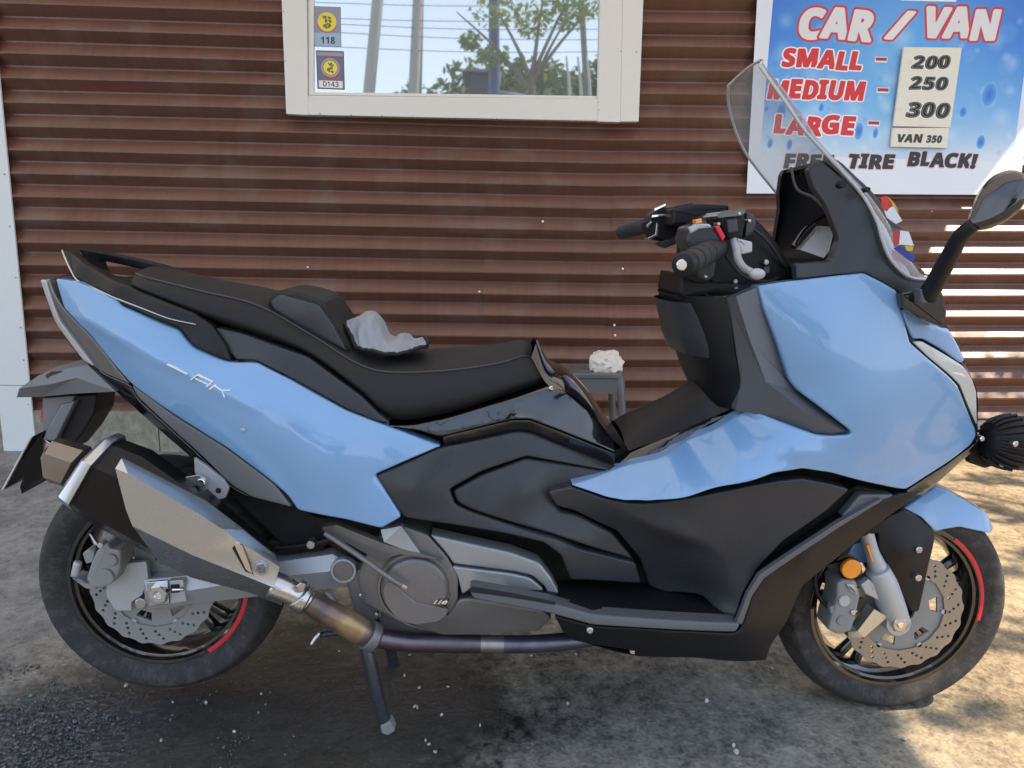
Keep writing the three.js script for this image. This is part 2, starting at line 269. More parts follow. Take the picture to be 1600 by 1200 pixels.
/* ------------------------------------------------ ground */
const ZW = -2.15;                                             // face of the corrugated wall
{
  const X0 = -2.7, X1 = 3.5, Z0 = -2.3, Z1 = 0.95, W = 2048, H = 1072, col = new Uint8Array(W * H * 4), rgh = new Uint8Array(W * H * 4), bmp = new Uint8Array(W * H * 4);
  for (let j = 0; j < H; j++) for (let i = 0; i < W; i++) {
    const x = mix(X0, X1, i / W), z = mix(Z1, Z0, j / H), o = (j * W + i) * 4;
    const n1 = fbm(x * 1.7 + 9, z * 1.7 + 4, 5), n2 = fbm(x * 9, z * 9 + 40, 4), n3 = fbm(x * 46 + 5, z * 46, 3), n4 = vn(x * 190, z * 190), sp = hsh(i * 3 + 11, j * 5 + 7);
    let a = 0.165 + 0.16 * (n1 - 0.5) + 0.20 * (n2 - 0.5) + 0.20 * (n3 - 0.5) + 0.12 * (n4 - 0.5);
    let r = 0.86, b = 0.35 + 0.25 * (n3 - 0.5) + 0.14 * (n4 - 0.5) + 0.2 * (n2 - 0.5);
    let c = [1.0, 0.95, 0.80];
    const dry = sm(0.75, 1.25, x + 0.35 * (n1 - 0.5) + 0.25 * (n2 - 0.5)); // sandy dust blown in on the right
    a += 0.075 * dry; c = [mix(c[0], 1.08, dry), mix(c[1], 0.86, dry), mix(c[2], 0.55, dry)];
    const mud = sm(-0.62, -1.15, x - 0.1 * z + 0.5 * (n1 - 0.5)) * sm(0.05, -0.45, z + 0.4 * (n2 - 0.5)); // grey dried wash residue on the left
    a = mix(a, 0.205 + 0.16 * (n2 - 0.5) + 0.12 * (n3 - 0.5), 0.85 * mud); c = c.map((v, k) => mix(v, [1, 1, 0.99][k], mud));
    // wash water standing round the rear wheel
    const wx = (x + 0.58) / 0.42, wz = (z - 0.12) / 0.42, wd = Math.hypot(wx, wz) + 1.1 * (n1 - 0.5) + 0.55 * (n2 - 0.5);
    const wet = sm(1.12, 0.72, wd);
    const damp = sm(1.4, 0.95, Math.hypot((x + 0.56) / 0.40, (z + 0.02) / 0.46) + 1.2 * (n1 - 0.5) + 0.7 * (n2 - 0.5));
    a = mix(a, a * 0.55, damp); a = mix(a, 0.036 + 0.03 * n2 + 0.02 * (n3 - 0.5), wet); r = mix(r, 0.62, damp); r = mix(r, 0.30 + 0.25 * n3, wet);
    const gv = sm(-0.60, -0.85, x + 0.15 * (n2 - 0.5) + 0.12 * z) * sm(-0.15, 0.05, z + 0.25 * (n1 - 0.5)); // loose wet grit
    const g1 = fbm(x * 120 + 30 * n2, z * 120 + 30 * n1, 3); b = mix(b, 0.95 * g1, gv); a = mix(a, 0.05 + 0.10 * sm(0.45, 0.75, g1), 0.85 * gv); r = mix(r, 0.34, gv * 0.8); c = c.map((v, k) => mix(v, [0.95, 1, 1.06][k], gv));
    const sk = vn(x * 95 + 3, z * 95 + 8); if (sk > 0.86) a *= 0.72; else if (sk < 0.1) a *= 1.22; if (sp > 0.996) { a += 0.14; b += 0.2; } if (sp < 0.012) a *= 0.5;
    for (let k = 0; k < 3; k++) { col[o + k] = enc(a * c[k]); rgh[o + k] = 255 * Math.min(1, Math.max(0, r)); bmp[o + k] = 255 * Math.min(1, Math.max(0, b)); }
    col[o + 3] = rgh[o + 3] = bmp[o + 3] = 255;
  }
  const T = (d, s) => { const t = new THREE.DataTexture(d, W, H); t.magFilter = THREE.LinearFilter; t.minFilter = THREE.LinearMipmapLinearFilter; t.generateMipmaps = true; if (s) t.colorSpace = THREE.SRGBColorSpace; t.needsUpdate = true; return t; };
  const mat = S({ map: T(col, true), roughnessMap: T(rgh), roughness: 1, bumpMap: T(bmp), bumpScale: 0.009 });
  const nx = 150, nz = 80, pos = [], uv = [], idx = [];
  for (let j = 0; j <= nz; j++) for (let i = 0; i <= nx; i++) { const x = mix(X0, X1, i / nx), z = mix(Z1, Z0, j / nz); const edge = Math.min(1, 6 * Math.min(i / nx, 1 - i / nx, j / nz, 1 - j / nz)); pos.push(x, 0.004 + 0.007 * (fbm(x * 2.4, z * 2.4, 3) - 0.5) * edge - 0.003 * (edge < 0.02 ? 0 : 1), z); uv.push(i / nx, j / nz); }
  for (let j = 0; j < nz; j++) for (let i = 0; i < nx; i++) { const a = j * (nx + 1) + i, b = a + nx + 1; idx.push(a, a + 1, b, a + 1, b + 1, b); }
  const ap = mesh('concrete_apron', geoFrom(pos, idx, uv), mat); ap.userData.kind = 'structure'; ap.userData.label = 'stained grey concrete apron, dark and wet round the rear wheel';
  const gt = dataTex(1024, 1024, (u, v) => { const n = 0.5 * fbm(u * 8, v * 8, 5) + 0.3 * fbm(u * 60, v * 60, 2) + 0.2 * rnd(); const a = 0.05 + 0.14 * n; return [enc(a * 1.05), enc(a * 0.96), enc(a * 0.78)]; }, true, 40, 40);
  const gg = new THREE.PlaneGeometry(240, 240).rotateX(-Math.PI / 2).translate(0, -0.012, 60);
  const g = mesh('ground', gg, S({ map: gt, roughness: 0.9 })); g.userData.kind = 'structure'; g.userData.label = 'dusty grey yard stretching away from the wall';
}
{ // pale grit and scraps lying on the apron
  const geo = new THREE.DodecahedronGeometry(1, 0), N = 800, im = new THREE.InstancedMesh(geo, S({ color: 0xffffff, roughness: 0.85 }), N), m4 = new THREE.Matrix4(), q = new THREE.Quaternion(), e = new THREE.Euler();
  const known = [[1104, 1098, 6], [887, 1102, 5], [830, 1027, 4], [648, 1107, 6], [652, 1108, 5], [700, 1076, 5], [655, 1077, 4], [632, 1058, 4], [640, 1026, 5], [530, 1020, 4], [690, 1120, 5], [750, 1136, 4], [1150, 1178, 7], [1146, 1168, 6], [1412, 1158, 6], [1206, 1047, 6], [366, 1146, 4], [252, 1160, 5], [322, 1101, 5], [270, 1100, 4], [197, 1074, 5], [665, 1160, 4], [670, 1166, 5], [680, 1178, 5], [900, 1025, 5], [408, 1087, 4]];
  for (let i = 0; i < N; i++) {
    let x, z, s; if (i < known.length) { const p = atGround(known[i][0], known[i][1]); x = p.x; z = p.z; s = known[i][2] / 700 * 0.62; }
    else { x = -1.9 + 4.2 * rnd(); z = -1.6 + 1.9 * rnd(); s = 0.0009 + 0.0042 * rnd() * rnd() * rnd(); }
    q.setFromEuler(e.set(rnd() * 6, rnd() * 6, rnd() * 6)); m4.compose(V3(x, 0.004 + s * 0.3, z), q, V3(s * (0.8 + 0.6 * rnd()), s * 0.6, s)); im.setMatrixAt(i, m4);
    const k = i < known.length ? 0.34 + 0.2 * rnd() : 0.06 + 0.2 * rnd(); im.setColorAt(i, lin(k, k * 0.97, k * 0.88));
  }
  im.name = 'pale_grit'; im.userData = { kind: 'stuff', label: 'pale grit and scraps scattered over the concrete' }; im.castShadow = im.receiveShadow = true; scene.add(im);
}
{ // wet grit washed up by the rear wheel
  const N = 2600, im = new THREE.InstancedMesh(new THREE.DodecahedronGeometry(1, 0), S({ color: 0xffffff, roughness: 0.3 }), N), m4 = new THREE.Matrix4(), q = new THREE.Quaternion(), e = new THREE.Euler();
  for (let i = 0; i < N; i++) { let x, z, t = 0; do { x = -1.25 + 0.75 * rnd(); z = -0.15 + 0.5 * rnd(); t++; } while (t < 30 && fbm(x * 6 + 3, z * 6, 3) + 0.5 * sm(-0.72, -1.0, x) * sm(-0.1, 0.1, z) < 0.52 + 0.35 * rnd()); const s = 0.0012 + 0.0036 * rnd() * rnd(); q.setFromEuler(e.set(rnd() * 6, rnd() * 6, rnd() * 6)); m4.compose(V3(x, 0.004 + 0.3 * s, z), q, V3(s * (0.8 + 0.7 * rnd()), s * 0.7, s)); im.setMatrixAt(i, m4); const k = 0.04 + 0.16 * rnd() * rnd(); im.setColorAt(i, lin(k * 0.95, k, k * 1.08)); }
  im.name = 'wet_grit'; im.userData = { kind: 'stuff', label: 'dark wet grit washed up beside the rear wheel' }; im.castShadow = im.receiveShadow = true; scene.add(im);
}
/* ------------------------------------------------ wash-bay building */
const bld = thing('wash_bay_building', 'brown corrugated metal clad building with a white framed window and an awning', 'building');
{
  const y0 = at(25, 4.5, ZW + 0.012).y, per = (y0 - at(25, 269, ZW + 0.012).y) / 7, D = 0.038;
  const wt = dataTex(1024, 512, (u, v) => {
    const n = fbm(u * 6, v * 30, 4), st = fbm(u * 120, v * 3, 3), sp = rnd(); let k = 0.82 + 0.30 * (n - 0.5) + 0.26 * (st - 0.5);
    const dust = sm(0.52, 0.8, fbm(u * 14 + 3, v * 9, 4)); let c = [0.150 * k, 0.062 * k, 0.041 * k].map((q, i) => mix(q, [0.20, 0.165, 0.145][i], 0.22 * dust)); if (sp > 0.9996) c = [0.5, 0.45, 0.42]; return c.map(enc);
  }, true, 0.45, 0.9);
  const wr = dataTex(512, 512, (u, v) => { const k = 255 * (0.36 + 0.30 * fbm(u * 10, v * 24, 4)); return [k, k, k]; }, false, 0.45, 0.9);
  const wm = PH({ map: wt, roughnessMap: wr, roughness: 1, metalness: 0, clearcoat: 0.4, clearcoatRoughness: 0.32 });
  const prof = [[0, 1], [0.055, 1], [0.46, 0], [0.53, 0], [0.985, 0.98]];  // share of the pitch, depth
  function sheet(xa, xb, tilt, off) {
    const pos = [], uv = [], idx = [], nx = 60, rows = []; const top = 4.2, bot = 0.2;
    for (let k = -14; k < 30; k++) for (const [s, d] of prof) { const y = y0 - (k + s) * per; rows.push([y, d]); }
    const R = rows.filter(r => r[0] < top + 0.1 && r[0] > bot - 0.1).sort((a, b) => b[0] - a[0]);
    for (const [y, d] of R) for (let i = 0; i <= nx; i++) { const x = mix(xa, xb, i / nx); const w = 0.0035 * (vn(x * 2.2 + off, y * 5) - 0.5) + 0.0022 * (vn(x * 7 + off, y * 11) - 0.5); pos.push(x, Math.max(bot - 0.005, y + (x - xa) * tilt + 0.004 * (vn(x * 1.3 + off * 3, y * 3) - 0.5)), ZW - D / 2 + d * D + w + off * 0.002); uv.push(x, y); }
    for (let j = 0; j + 1 < R.length; j++) for (let i = 0; i < nx; i++) { const a = j * (nx + 1) + i, b = a + nx + 1; idx.push(a, b, a + 1, a + 1, b, b + 1); }
    const g = geoFrom(pos, idx, uv); return toCreasedNormals(g.toNonIndexed(), 0.2);
  }
  mesh('wall_sheet', sheet(-2.3, 0.64, 0, 0), wm, bld); const sh2 = mesh('wall_sheet', sheet(0.62, 4.6, 0.017, 1), wm, bld);
  const sh3 = mesh('wall_sheet', sheet(-6, -2.33, 0, 0), wm, bld); sh3.position.z = -0.06;
  for (const [px, py] of [[475, 208], [480, 281], [481, 315], [478, 351], [481, 418], [750, 425], [749, 456], [979, 255], [970, 325], [960, 508], [961, 524], [965, 463], [879, 393], [848, 346], [1456, 329], [973, 420]]) {
    const p = at(px, py, ZW + 0.013); const s = mesh('screw', new THREE.SphereGeometry(0.006, 10, 6).scale(1, 1, 0.5).translate(p.x, p.y, p.z), M.white, bld);
  }
  const pt = dataTex(512, 128, (u, v) => { const n = fbm(u * 30, v * 5, 4), m = fbm(u * 150, v * 24, 2); const a = 0.26 + 0.20 * (n - 0.5) + 0.10 * (m - 0.5); return [enc(a * 1.02), enc(a), enc(a * 0.84)]; });
  const pm = S({ map: pt, roughness: 0.9, bumpMap: pebble, bumpScale: 0.001 });
  let xs = -6; for (const x of [-2.36, -1.62, -1.0, -0.2, 0.62, 1.45, 2.3, 4.6]) { mesh('plinth_block', boxGeo(x - xs - 0.006, 0.215, 0.2, (x + xs) / 2, 0.0975, ZW - 0.075), pm, bld); xs = x; }
  // white corner post
  const po = sub('corner_post', bld), pw = S({ color: lin(0.66, 0.71, 0.74), roughness: 0.42, roughnessMap: smudge });
  mesh('trim_board', boxGeo(0.155, 4.0, 0.010, -2.305, 2.335, ZW + 0.025), pw, po); mesh('trim_board', boxGeo(0.157, 0.352, 0.010, -2.3045, 0.156, ZW + 0.027), pw, po); mesh('post_core', boxGeo(0.10, 4.3, 0.08, -2.335, 2.15, ZW - 0.025), M.core, po);
  for (const y of [0.24, 0.46, 0.62, 0.86, 1.1, 1.34, 1.6, 1.84]) mesh('screw', new THREE.SphereGeometry(0.005, 8, 6).translate(-2.243 - 0.004 * (y > 1 ? 1 : 0), y, ZW + 0.030), M.steel, po);
  // window
  const wn = sub('window', bld), wf = S({ color: lin(0.72, 0.715, 0.68), roughness: 0.45, roughnessMap: smudge }), FZ = ZW + 0.055;
  const fr = (n, c, z = FZ, d = 0.05) => slab(n, wn, wf, c, z, z - d, 0.0025);
  fr('frame_board', [[440, -120], [483, -120], [481, 180], [447, 178]].map(([x, y]) => [x + (y < 0 ? -5 : 0), y]));
  fr('frame_board', [[481, 149], [935, 155], [935, 189], [481, 179.5]], FZ - 0.003);
  fr('frame_board', [[940, -120], [975, -120], [969, 191], [933.5, 190]], FZ);
  fr('frame_board', [[975, -120], [1010, -120], [998, 190], [969, 190]], FZ - 0.004);
  fr('glazing_bead', [[481, -120], [490, -120], [490, 147], [482, 147]], FZ - 0.012, 0.04);
  fr('glazing_bead', [[482, 143.5], [934, 150], [934, 155], [482, 148.5]], FZ - 0.01, 0.04);
  const a = at(478, 160, ZW + 0.03), b = at(945, 0, ZW + 0.03);
  const gl = PH({ color: lin(0.54, 0.58, 0.60), roughness: 0.02, metalness: 0.80 });
  mesh('pane', boxGeo(1.38, 1.0, 0.006, (a.x + b.x) / 2, a.y + 0.5, ZW + 0.027), gl, wn);
  for (const [px, py] of [[500, 177], [549, 180], [597, 181], [644, 183], [711, 185], [776, 186], [845, 188], [900, 189], [443, 18], [446, 95], [970, 80], [995, 81], [935, 160], [936, 172]]) { const p = at(px, py, FZ); mesh('nail', new THREE.SphereGeometry(0.0028, 8, 5).translate(p.x, p.y, FZ - 0.001), M.engine, wn); }
  // awning roof over the bay
  const sh = new THREE.Shape([[-8, -2.2], [3.68, -2.2], [3.68, -1.2], [3.08, 0.23], [3.08, 1.5], [-8, 1.5]].map(q => new THREE.Vector2(q[0], -q[1])));
  mesh('awning_roof', new THREE.ShapeGeometry(sh).rotateX(-Math.PI / 2).translate(0, 3.4, 0), PH({ color: lin(0.84, 0.81, 0.74), roughness: 1, transmission: 0.38, thickness: 0, side: THREE.DoubleSide }), bld); // milky fibreglass sheeting
  for (const z of [-1.2, 0.1, 1.4]) mesh('purlin', boxGeo(11.0, 0.08, 0.05, -2.5, 3.355, z), S({ color: lin(0.2, 0.12, 0.08), roughness: 0.7 }), bld);
}
/* stickers on the window */
function canvasTex(w, h, draw) { const c = document.createElement('canvas'); c.width = w; c.height = h; draw(c.getContext('2d'), w, h); const t = new THREE.CanvasTexture(c); t.colorSpace = THREE.SRGBColorSpace; t.anisotropy = 8; return t; }
function quadSheet(corners, z, th = 0.0015) {                   // TL TR BR BL seen on the sheet z
  const [a, b, c, d] = corners.map(q => at(q[0], q[1], z)), pos = [], uv = [];
  const add = (p, u, v, dz = 0) => { pos.push(p.x, p.y, p.z + dz); uv.push(u, v); };
  add(d, 0, 0); add(c, 1, 0); add(b, 1, 1); add(d, 0, 0); add(b, 1, 1); add(a, 0, 1);
  const e = [[a, 0, 1], [d, 0, 0], [c, 1, 0], [b, 1, 1]]; for (let i = 0; i < 4; i++) { const p = e[i], q = e[(i + 1) % 4]; add(p[0], p[1], p[2]); add(p[0], p[1], p[2], -th); add(q[0], q[1], q[2]); add(q[0], q[1], q[2]); add(p[0], p[1], p[2], -th); add(q[0], q[1], q[2], -th); }
  return geoFrom(pos, null, uv);
}
const stickerZ = ZW + 0.0325;
tag(mesh('window_sticker', quadSheet([[488, 9.5], [532, 11], [533, 73], [491, 72]], stickerZ), S({ roughness: 0.35, map: canvasTex(220, 310, (g, w, h) => {
  g.fillStyle = '#8f93a3'; g.fillRect(0, 0, w, h); g.fillStyle = '#9fb4cf'; g.fillRect(0, h * 0.66, w, h * 0.34); g.strokeStyle = '#566'; g.lineWidth = 6; g.strokeRect(0, 0, w, h);
  g.strokeStyle = '#b06a6a'; g.lineWidth = 12; g.beginPath(); g.arc(110, 120, 80, 0.3, 2.9); g.stroke(); g.fillStyle = '#e3d44a'; g.beginPath(); g.arc(110, 118, 74, 0, 7); g.fill();
  g.fillStyle = '#6d6a2c'; for (let i = 0; i < 26; i++) { g.beginPath(); g.ellipse(110 + 60 * (rnd() - 0.5), 118 + 92 * (rnd() - 0.5), 5 + 9 * rnd(), 4 + 8 * rnd(), rnd() * 3, 0, 7); g.fill(); }
  g.fillStyle = '#141826'; g.font = 'bold 74px sans-serif'; g.textAlign = 'center'; g.fillText('118', 112, 288);
}) })), 'blue grey window sticker with a yellow emblem above the number 118', 'sticker');
tag(mesh('window_sticker', quadSheet([[493.5, 78.5], [537, 80], [538.5, 140], [496, 138.5]], stickerZ), S({ roughness: 0.35, map: canvasTex(220, 300, (g, w, h) => {
  g.fillStyle = '#6b6b80'; g.fillRect(0, 0, w, h); g.fillStyle = '#a88f92'; g.fillRect(6, 12, w - 12, 28); g.strokeStyle = '#2b2d33'; g.lineWidth = 8; g.strokeRect(0, 0, w, h);
  g.strokeStyle = '#b39aa8'; g.lineWidth = 12; g.beginPath(); g.arc(110, 132, 68, 0, 7); g.stroke(); g.strokeStyle = '#a34b4b'; g.lineWidth = 14; g.beginPath(); g.arc(110, 140, 76, 0.4, 2.4); g.stroke();
  g.fillStyle = '#e6d84f'; g.beginPath(); g.arc(110, 132, 56, 0, 7); g.fill(); g.fillStyle = '#6d6a2c'; for (let i = 0; i < 22; i++) { g.beginPath(); g.ellipse(110 + 44 * (rnd() - 0.5), 132 + 70 * (rnd() - 0.5), 4 + 8 * rnd(), 4 + 7 * rnd(), rnd() * 3, 0, 7); g.fill(); }
  g.fillStyle = '#e4e3dc'; g.fillRect(14, h - 66, w - 28, 56); g.fillStyle = '#1a1a1c'; g.font = 'bold 54px monospace'; g.textAlign = 'center'; g.fillText('D143', 110, h - 20);
}) })), 'dark grey window sticker with a yellow round emblem above the number D143', 'sticker');
/* price banner */
{
  const BZ = ZW + 0.03, bn = thing('price_banner', 'blue and white vinyl price banner with red lettering hung on the brown wall', 'banner');
  const x0 = 1.235, x1 = 2.615, yb = 1.325, yt = 2.75, W = 1600, H = 1652, sx = W / (x1 - x0), sy = H / (yt - yb);
  const px = (a, b) => { const p = at(a, b, BZ); return [(p.x - x0) * sx, (yt - p.y) * sy]; }, k = 3.47; // canvas units per measured unit
  const tex = canvasTex(W, H, g => {
    g.fillStyle = '#dfe6f2'; g.fillRect(0, 0, W, H);
    const [bx, by] = px(1208, 0), [ex, ey] = px(1590, 235);
    let gr = g.createLinearGradient(0, by - 300, 0, ey + 40); gr.addColorStop(0, '#2a63c8'); gr.addColorStop(0.45, '#2f74d6'); gr.addColorStop(0.75, '#6fabe6'); gr.addColorStop(1, '#dfe6f2');
    g.fillStyle = gr; g.beginPath(); g.moveTo(bx, 0); g.lineTo(W - 70, 0); g.lineTo(W - 60, ey + 60); g.lineTo(bx - 10, ey + 60); g.fill();
    gr = g.createRadialGradient(800, by + 200, 50, 800, by + 300, 900); gr.addColorStop(0, 'rgba(120,190,240,0.75)'); gr.addColorStop(1, 'rgba(120,190,240,0)'); g.fillStyle = gr; g.fillRect(bx, 0, W - 70 - bx, ey + 60);
    for (let i = 0; i < 110; i++) { const x = bx + rnd() * (W - 80 - bx), y = by + 60 + rnd() * (ey - by), r = 20 + 90 * rnd() * rnd(); const q = g.createRadialGradient(x, y, 0, x, y, r); q.addColorStop(0, `rgba(${rnd() > 0.4 ? '235,243,252' : '90,150,225'},0.35)`); q.addColorStop(1, 'rgba(220,235,250,0)'); g.fillStyle = q; g.fillRect(x - r, y - r, 2 * r, 2 * r); }
    for (const [a, b, r, s] of [[1545, 148, 14, 1.5], [1505, 175, 7, 1.4], [1532, 222, 8, 1.6], [1342, 205, 8, 2], [1368, 208, 5, 2], [1197, 170, 4, 1.6], [1220, 175, 9, 2], [1233, 226, 5, 2], [1203, 224, 5, 1.8], [1283, 168, 5, 1.6]]) { const [x, y] = px(a, b), R = r * k; g.save(); g.translate(x, y); g.rotate(0.1); g.scale(1, s); const q = g.createRadialGradient(0, 0, 0, 0, 0, R); q.addColorStop(0, 'rgba(40,105,205,0.95)'); q.addColorStop(0.75, 'rgba(80,150,225,0.8)'); q.addColorStop(1, 'rgba(200,225,245,0)'); g.fillStyle = q; g.fillRect(-R, -R, 2 * R, 2 * R); g.restore(); }
    const word = (t, a, b, size, w, fill, edge, lw, sl = 0) => { // letters with hand-cut wobble
      const [x, y] = px(a, b), [xe] = px(a + w, b); g.font = `bold ${size * k}px sans-serif`; g.textAlign = 'left'; g.lineJoin = 'round'; let tot = 0; const ws = [...t].map(c => { const m = c === ' ' ? size * k * 0.45 : g.measureText(c).width; tot += m; return m; });
      const f = (xe - x) / tot; let cx = 0; [...t].forEach((c, i) => { g.save(); g.translate(x + cx * f, y + (rnd() - 0.5) * size * 0.2 * k * 0.4); g.transform(f, 0, -sl, 1, 0, 0); g.rotate((rnd() - 0.5) * 0.1); if (edge) { g.strokeStyle = edge; g.lineWidth = lw * k; g.strokeText(c, 0, 0); } g.fillStyle = fill; g.strokeStyle = fill; g.lineWidth = size * 0.09 * k; g.strokeText(c, 0, 0); g.fillText(c, 0, 0); g.restore(); cx += ws[i]; });
    };
    const [s1, s2] = px(1408, 0); g.fillStyle = '#e8eaea'; g.fillRect(s1, s2 - 200, 88 * k, 200);
    word('CAR', 1243, 57, 58, 117, '#dcdce0', '#c2373c', 12, 0.12); word('/', 1385, 57, 54, 28, '#e3e0e2', '#c2373c', 11, 0.3); word('VAN', 1440, 57, 58, 117, '#dcdce0', '#c2373c', 12, 0.12);
    word('SMALL', 1220, 104, 35, 126, '#cf2a2b', '#f3eef2', 7, 0.1); word('MEDIUM', 1196, 152, 37, 155, '#cf2a2b', '#f3eef2', 7, 0.1); word('LARGE', 1206, 208, 37, 128, '#cf2a2b', '#f3eef2', 7, 0.08);
    for (const [a, b] of [[1369, 92], [1372, 140], [1357, 192]]) { const [x, y] = px(a, b); g.fillStyle = '#efe6ee'; g.fillRect(x - 4, y - 9 - 4, 18 * k + 8, 7 * k * 0.7 + 12); g.fillStyle = '#a32a45'; g.fillRect(x, y - 9, 18 * k, 6 * k * 0.8); }
    word('FREE', 1222, 262, 29, 78, '#26292b', '#d9c8d2', 6, 0.12); word('TIRE', 1322, 262, 29, 74, '#26292b', '#d9c8d2', 6, 0.12); word('BLACK!', 1416, 259, 29, 108, '#26292b', '#d9c8d2', 6, 0.12);
  });
  const pos = [], uv = [], idx = [], nx = 40, ny = 40, wav = (u, v) => BZ + 0.008 * Math.sin(u * 7 + v * 2) * (0.3 + v) + 0.01 * (fbm(u * 3, v * 3, 2) - 0.5);
  for (let s = 0; s < 2; s++) for (let j = 0; j <= ny; j++) for (let i = 0; i <= nx; i++) { const u = i / nx, v = j / ny; const y = mix(yb, yt, v) + (1 - v) * 0.021 * u; pos.push(mix(x0 + 0.02 * (1 - v) + 0.012, x1, u) - 0.014 * v, y, wav(u, v) - s * 0.0012); uv.push((pos[pos.length - 3] - x0) / (x1 - x0), (y - yb) / (yt - yb)); }
  for (let s = 0; s < 2; s++) for (let j = 0; j < ny; j++) for (let i = 0; i < nx; i++) { const a = s * (nx + 1) * (ny + 1) + j * (nx + 1) + i, b = a + nx + 1; s ? idx.push(a, b, a + 1, a + 1, b, b + 1) : idx.push(a, a + 1, b, a + 1, b + 1, b); }
  mesh('banner_sheet', geoFrom(pos, idx, uv), S({ map: tex, roughness: 0.42 }), bn);
  const paper = (c, w, h, draw) => mesh('price_paper', quadSheet(c, BZ + 0.016, 0.012), S({ roughness: 0.8, map: canvasTex(w, h, draw) }), bn);
  const hand = (g, t, x, y, s, wd = 1) => { g.font = `bold ${s}px sans-serif`; g.textAlign = 'left'; g.lineJoin = 'round'; g.strokeStyle = '#24262a'; g.fillStyle = '#24262a'; let cx = x; for (const c of t) { g.save(); g.translate(cx, y); g.rotate((rnd() - 0.5) * 0.14); g.transform(wd, 0, -0.12, 1, 0, 0); g.lineWidth = s * 0.11; g.strokeText(c, 0, 0); g.fillText(c, 0, 0); g.strokeStyle = '#85878a'; g.lineWidth = s * 0.03; g.strokeText(c, 1, -1); g.strokeStyle = '#24262a'; g.restore(); cx += g.measureText(c).width * wd * 1.12; } };
  const age = (g, w, h) => { g.fillStyle = '#e3e1d6'; g.fillRect(0, 0, w, h); for (let i = 0; i < 60; i++) { g.fillStyle = `rgba(190,175,140,${0.12 * rnd()})`; g.beginPath(); g.ellipse(rnd() * w, rnd() * h, 30 * rnd(), 20 * rnd(), 0, 0, 7); g.fill(); } };
  paper([[1412.5, 73.5], [1503, 74.5], [1485, 199], [1396, 197]], 440, 620, (g, w, h) => { age(g, w, h); hand(g, '200', 76, 160, 128, 1.25); hand(g, '250', 80, 325, 128, 1.25); hand(g, '300', 84, 540, 150, 1.2); });
  paper([[1395, 200], [1483, 199.5], [1480, 231], [1392, 229]], 440, 150, (g, w, h) => { age(g, w, h); hand(g, 'VAN', 40, 112, 82, 1.1); hand(g, '350', 270, 112, 70, 0.95); });
}
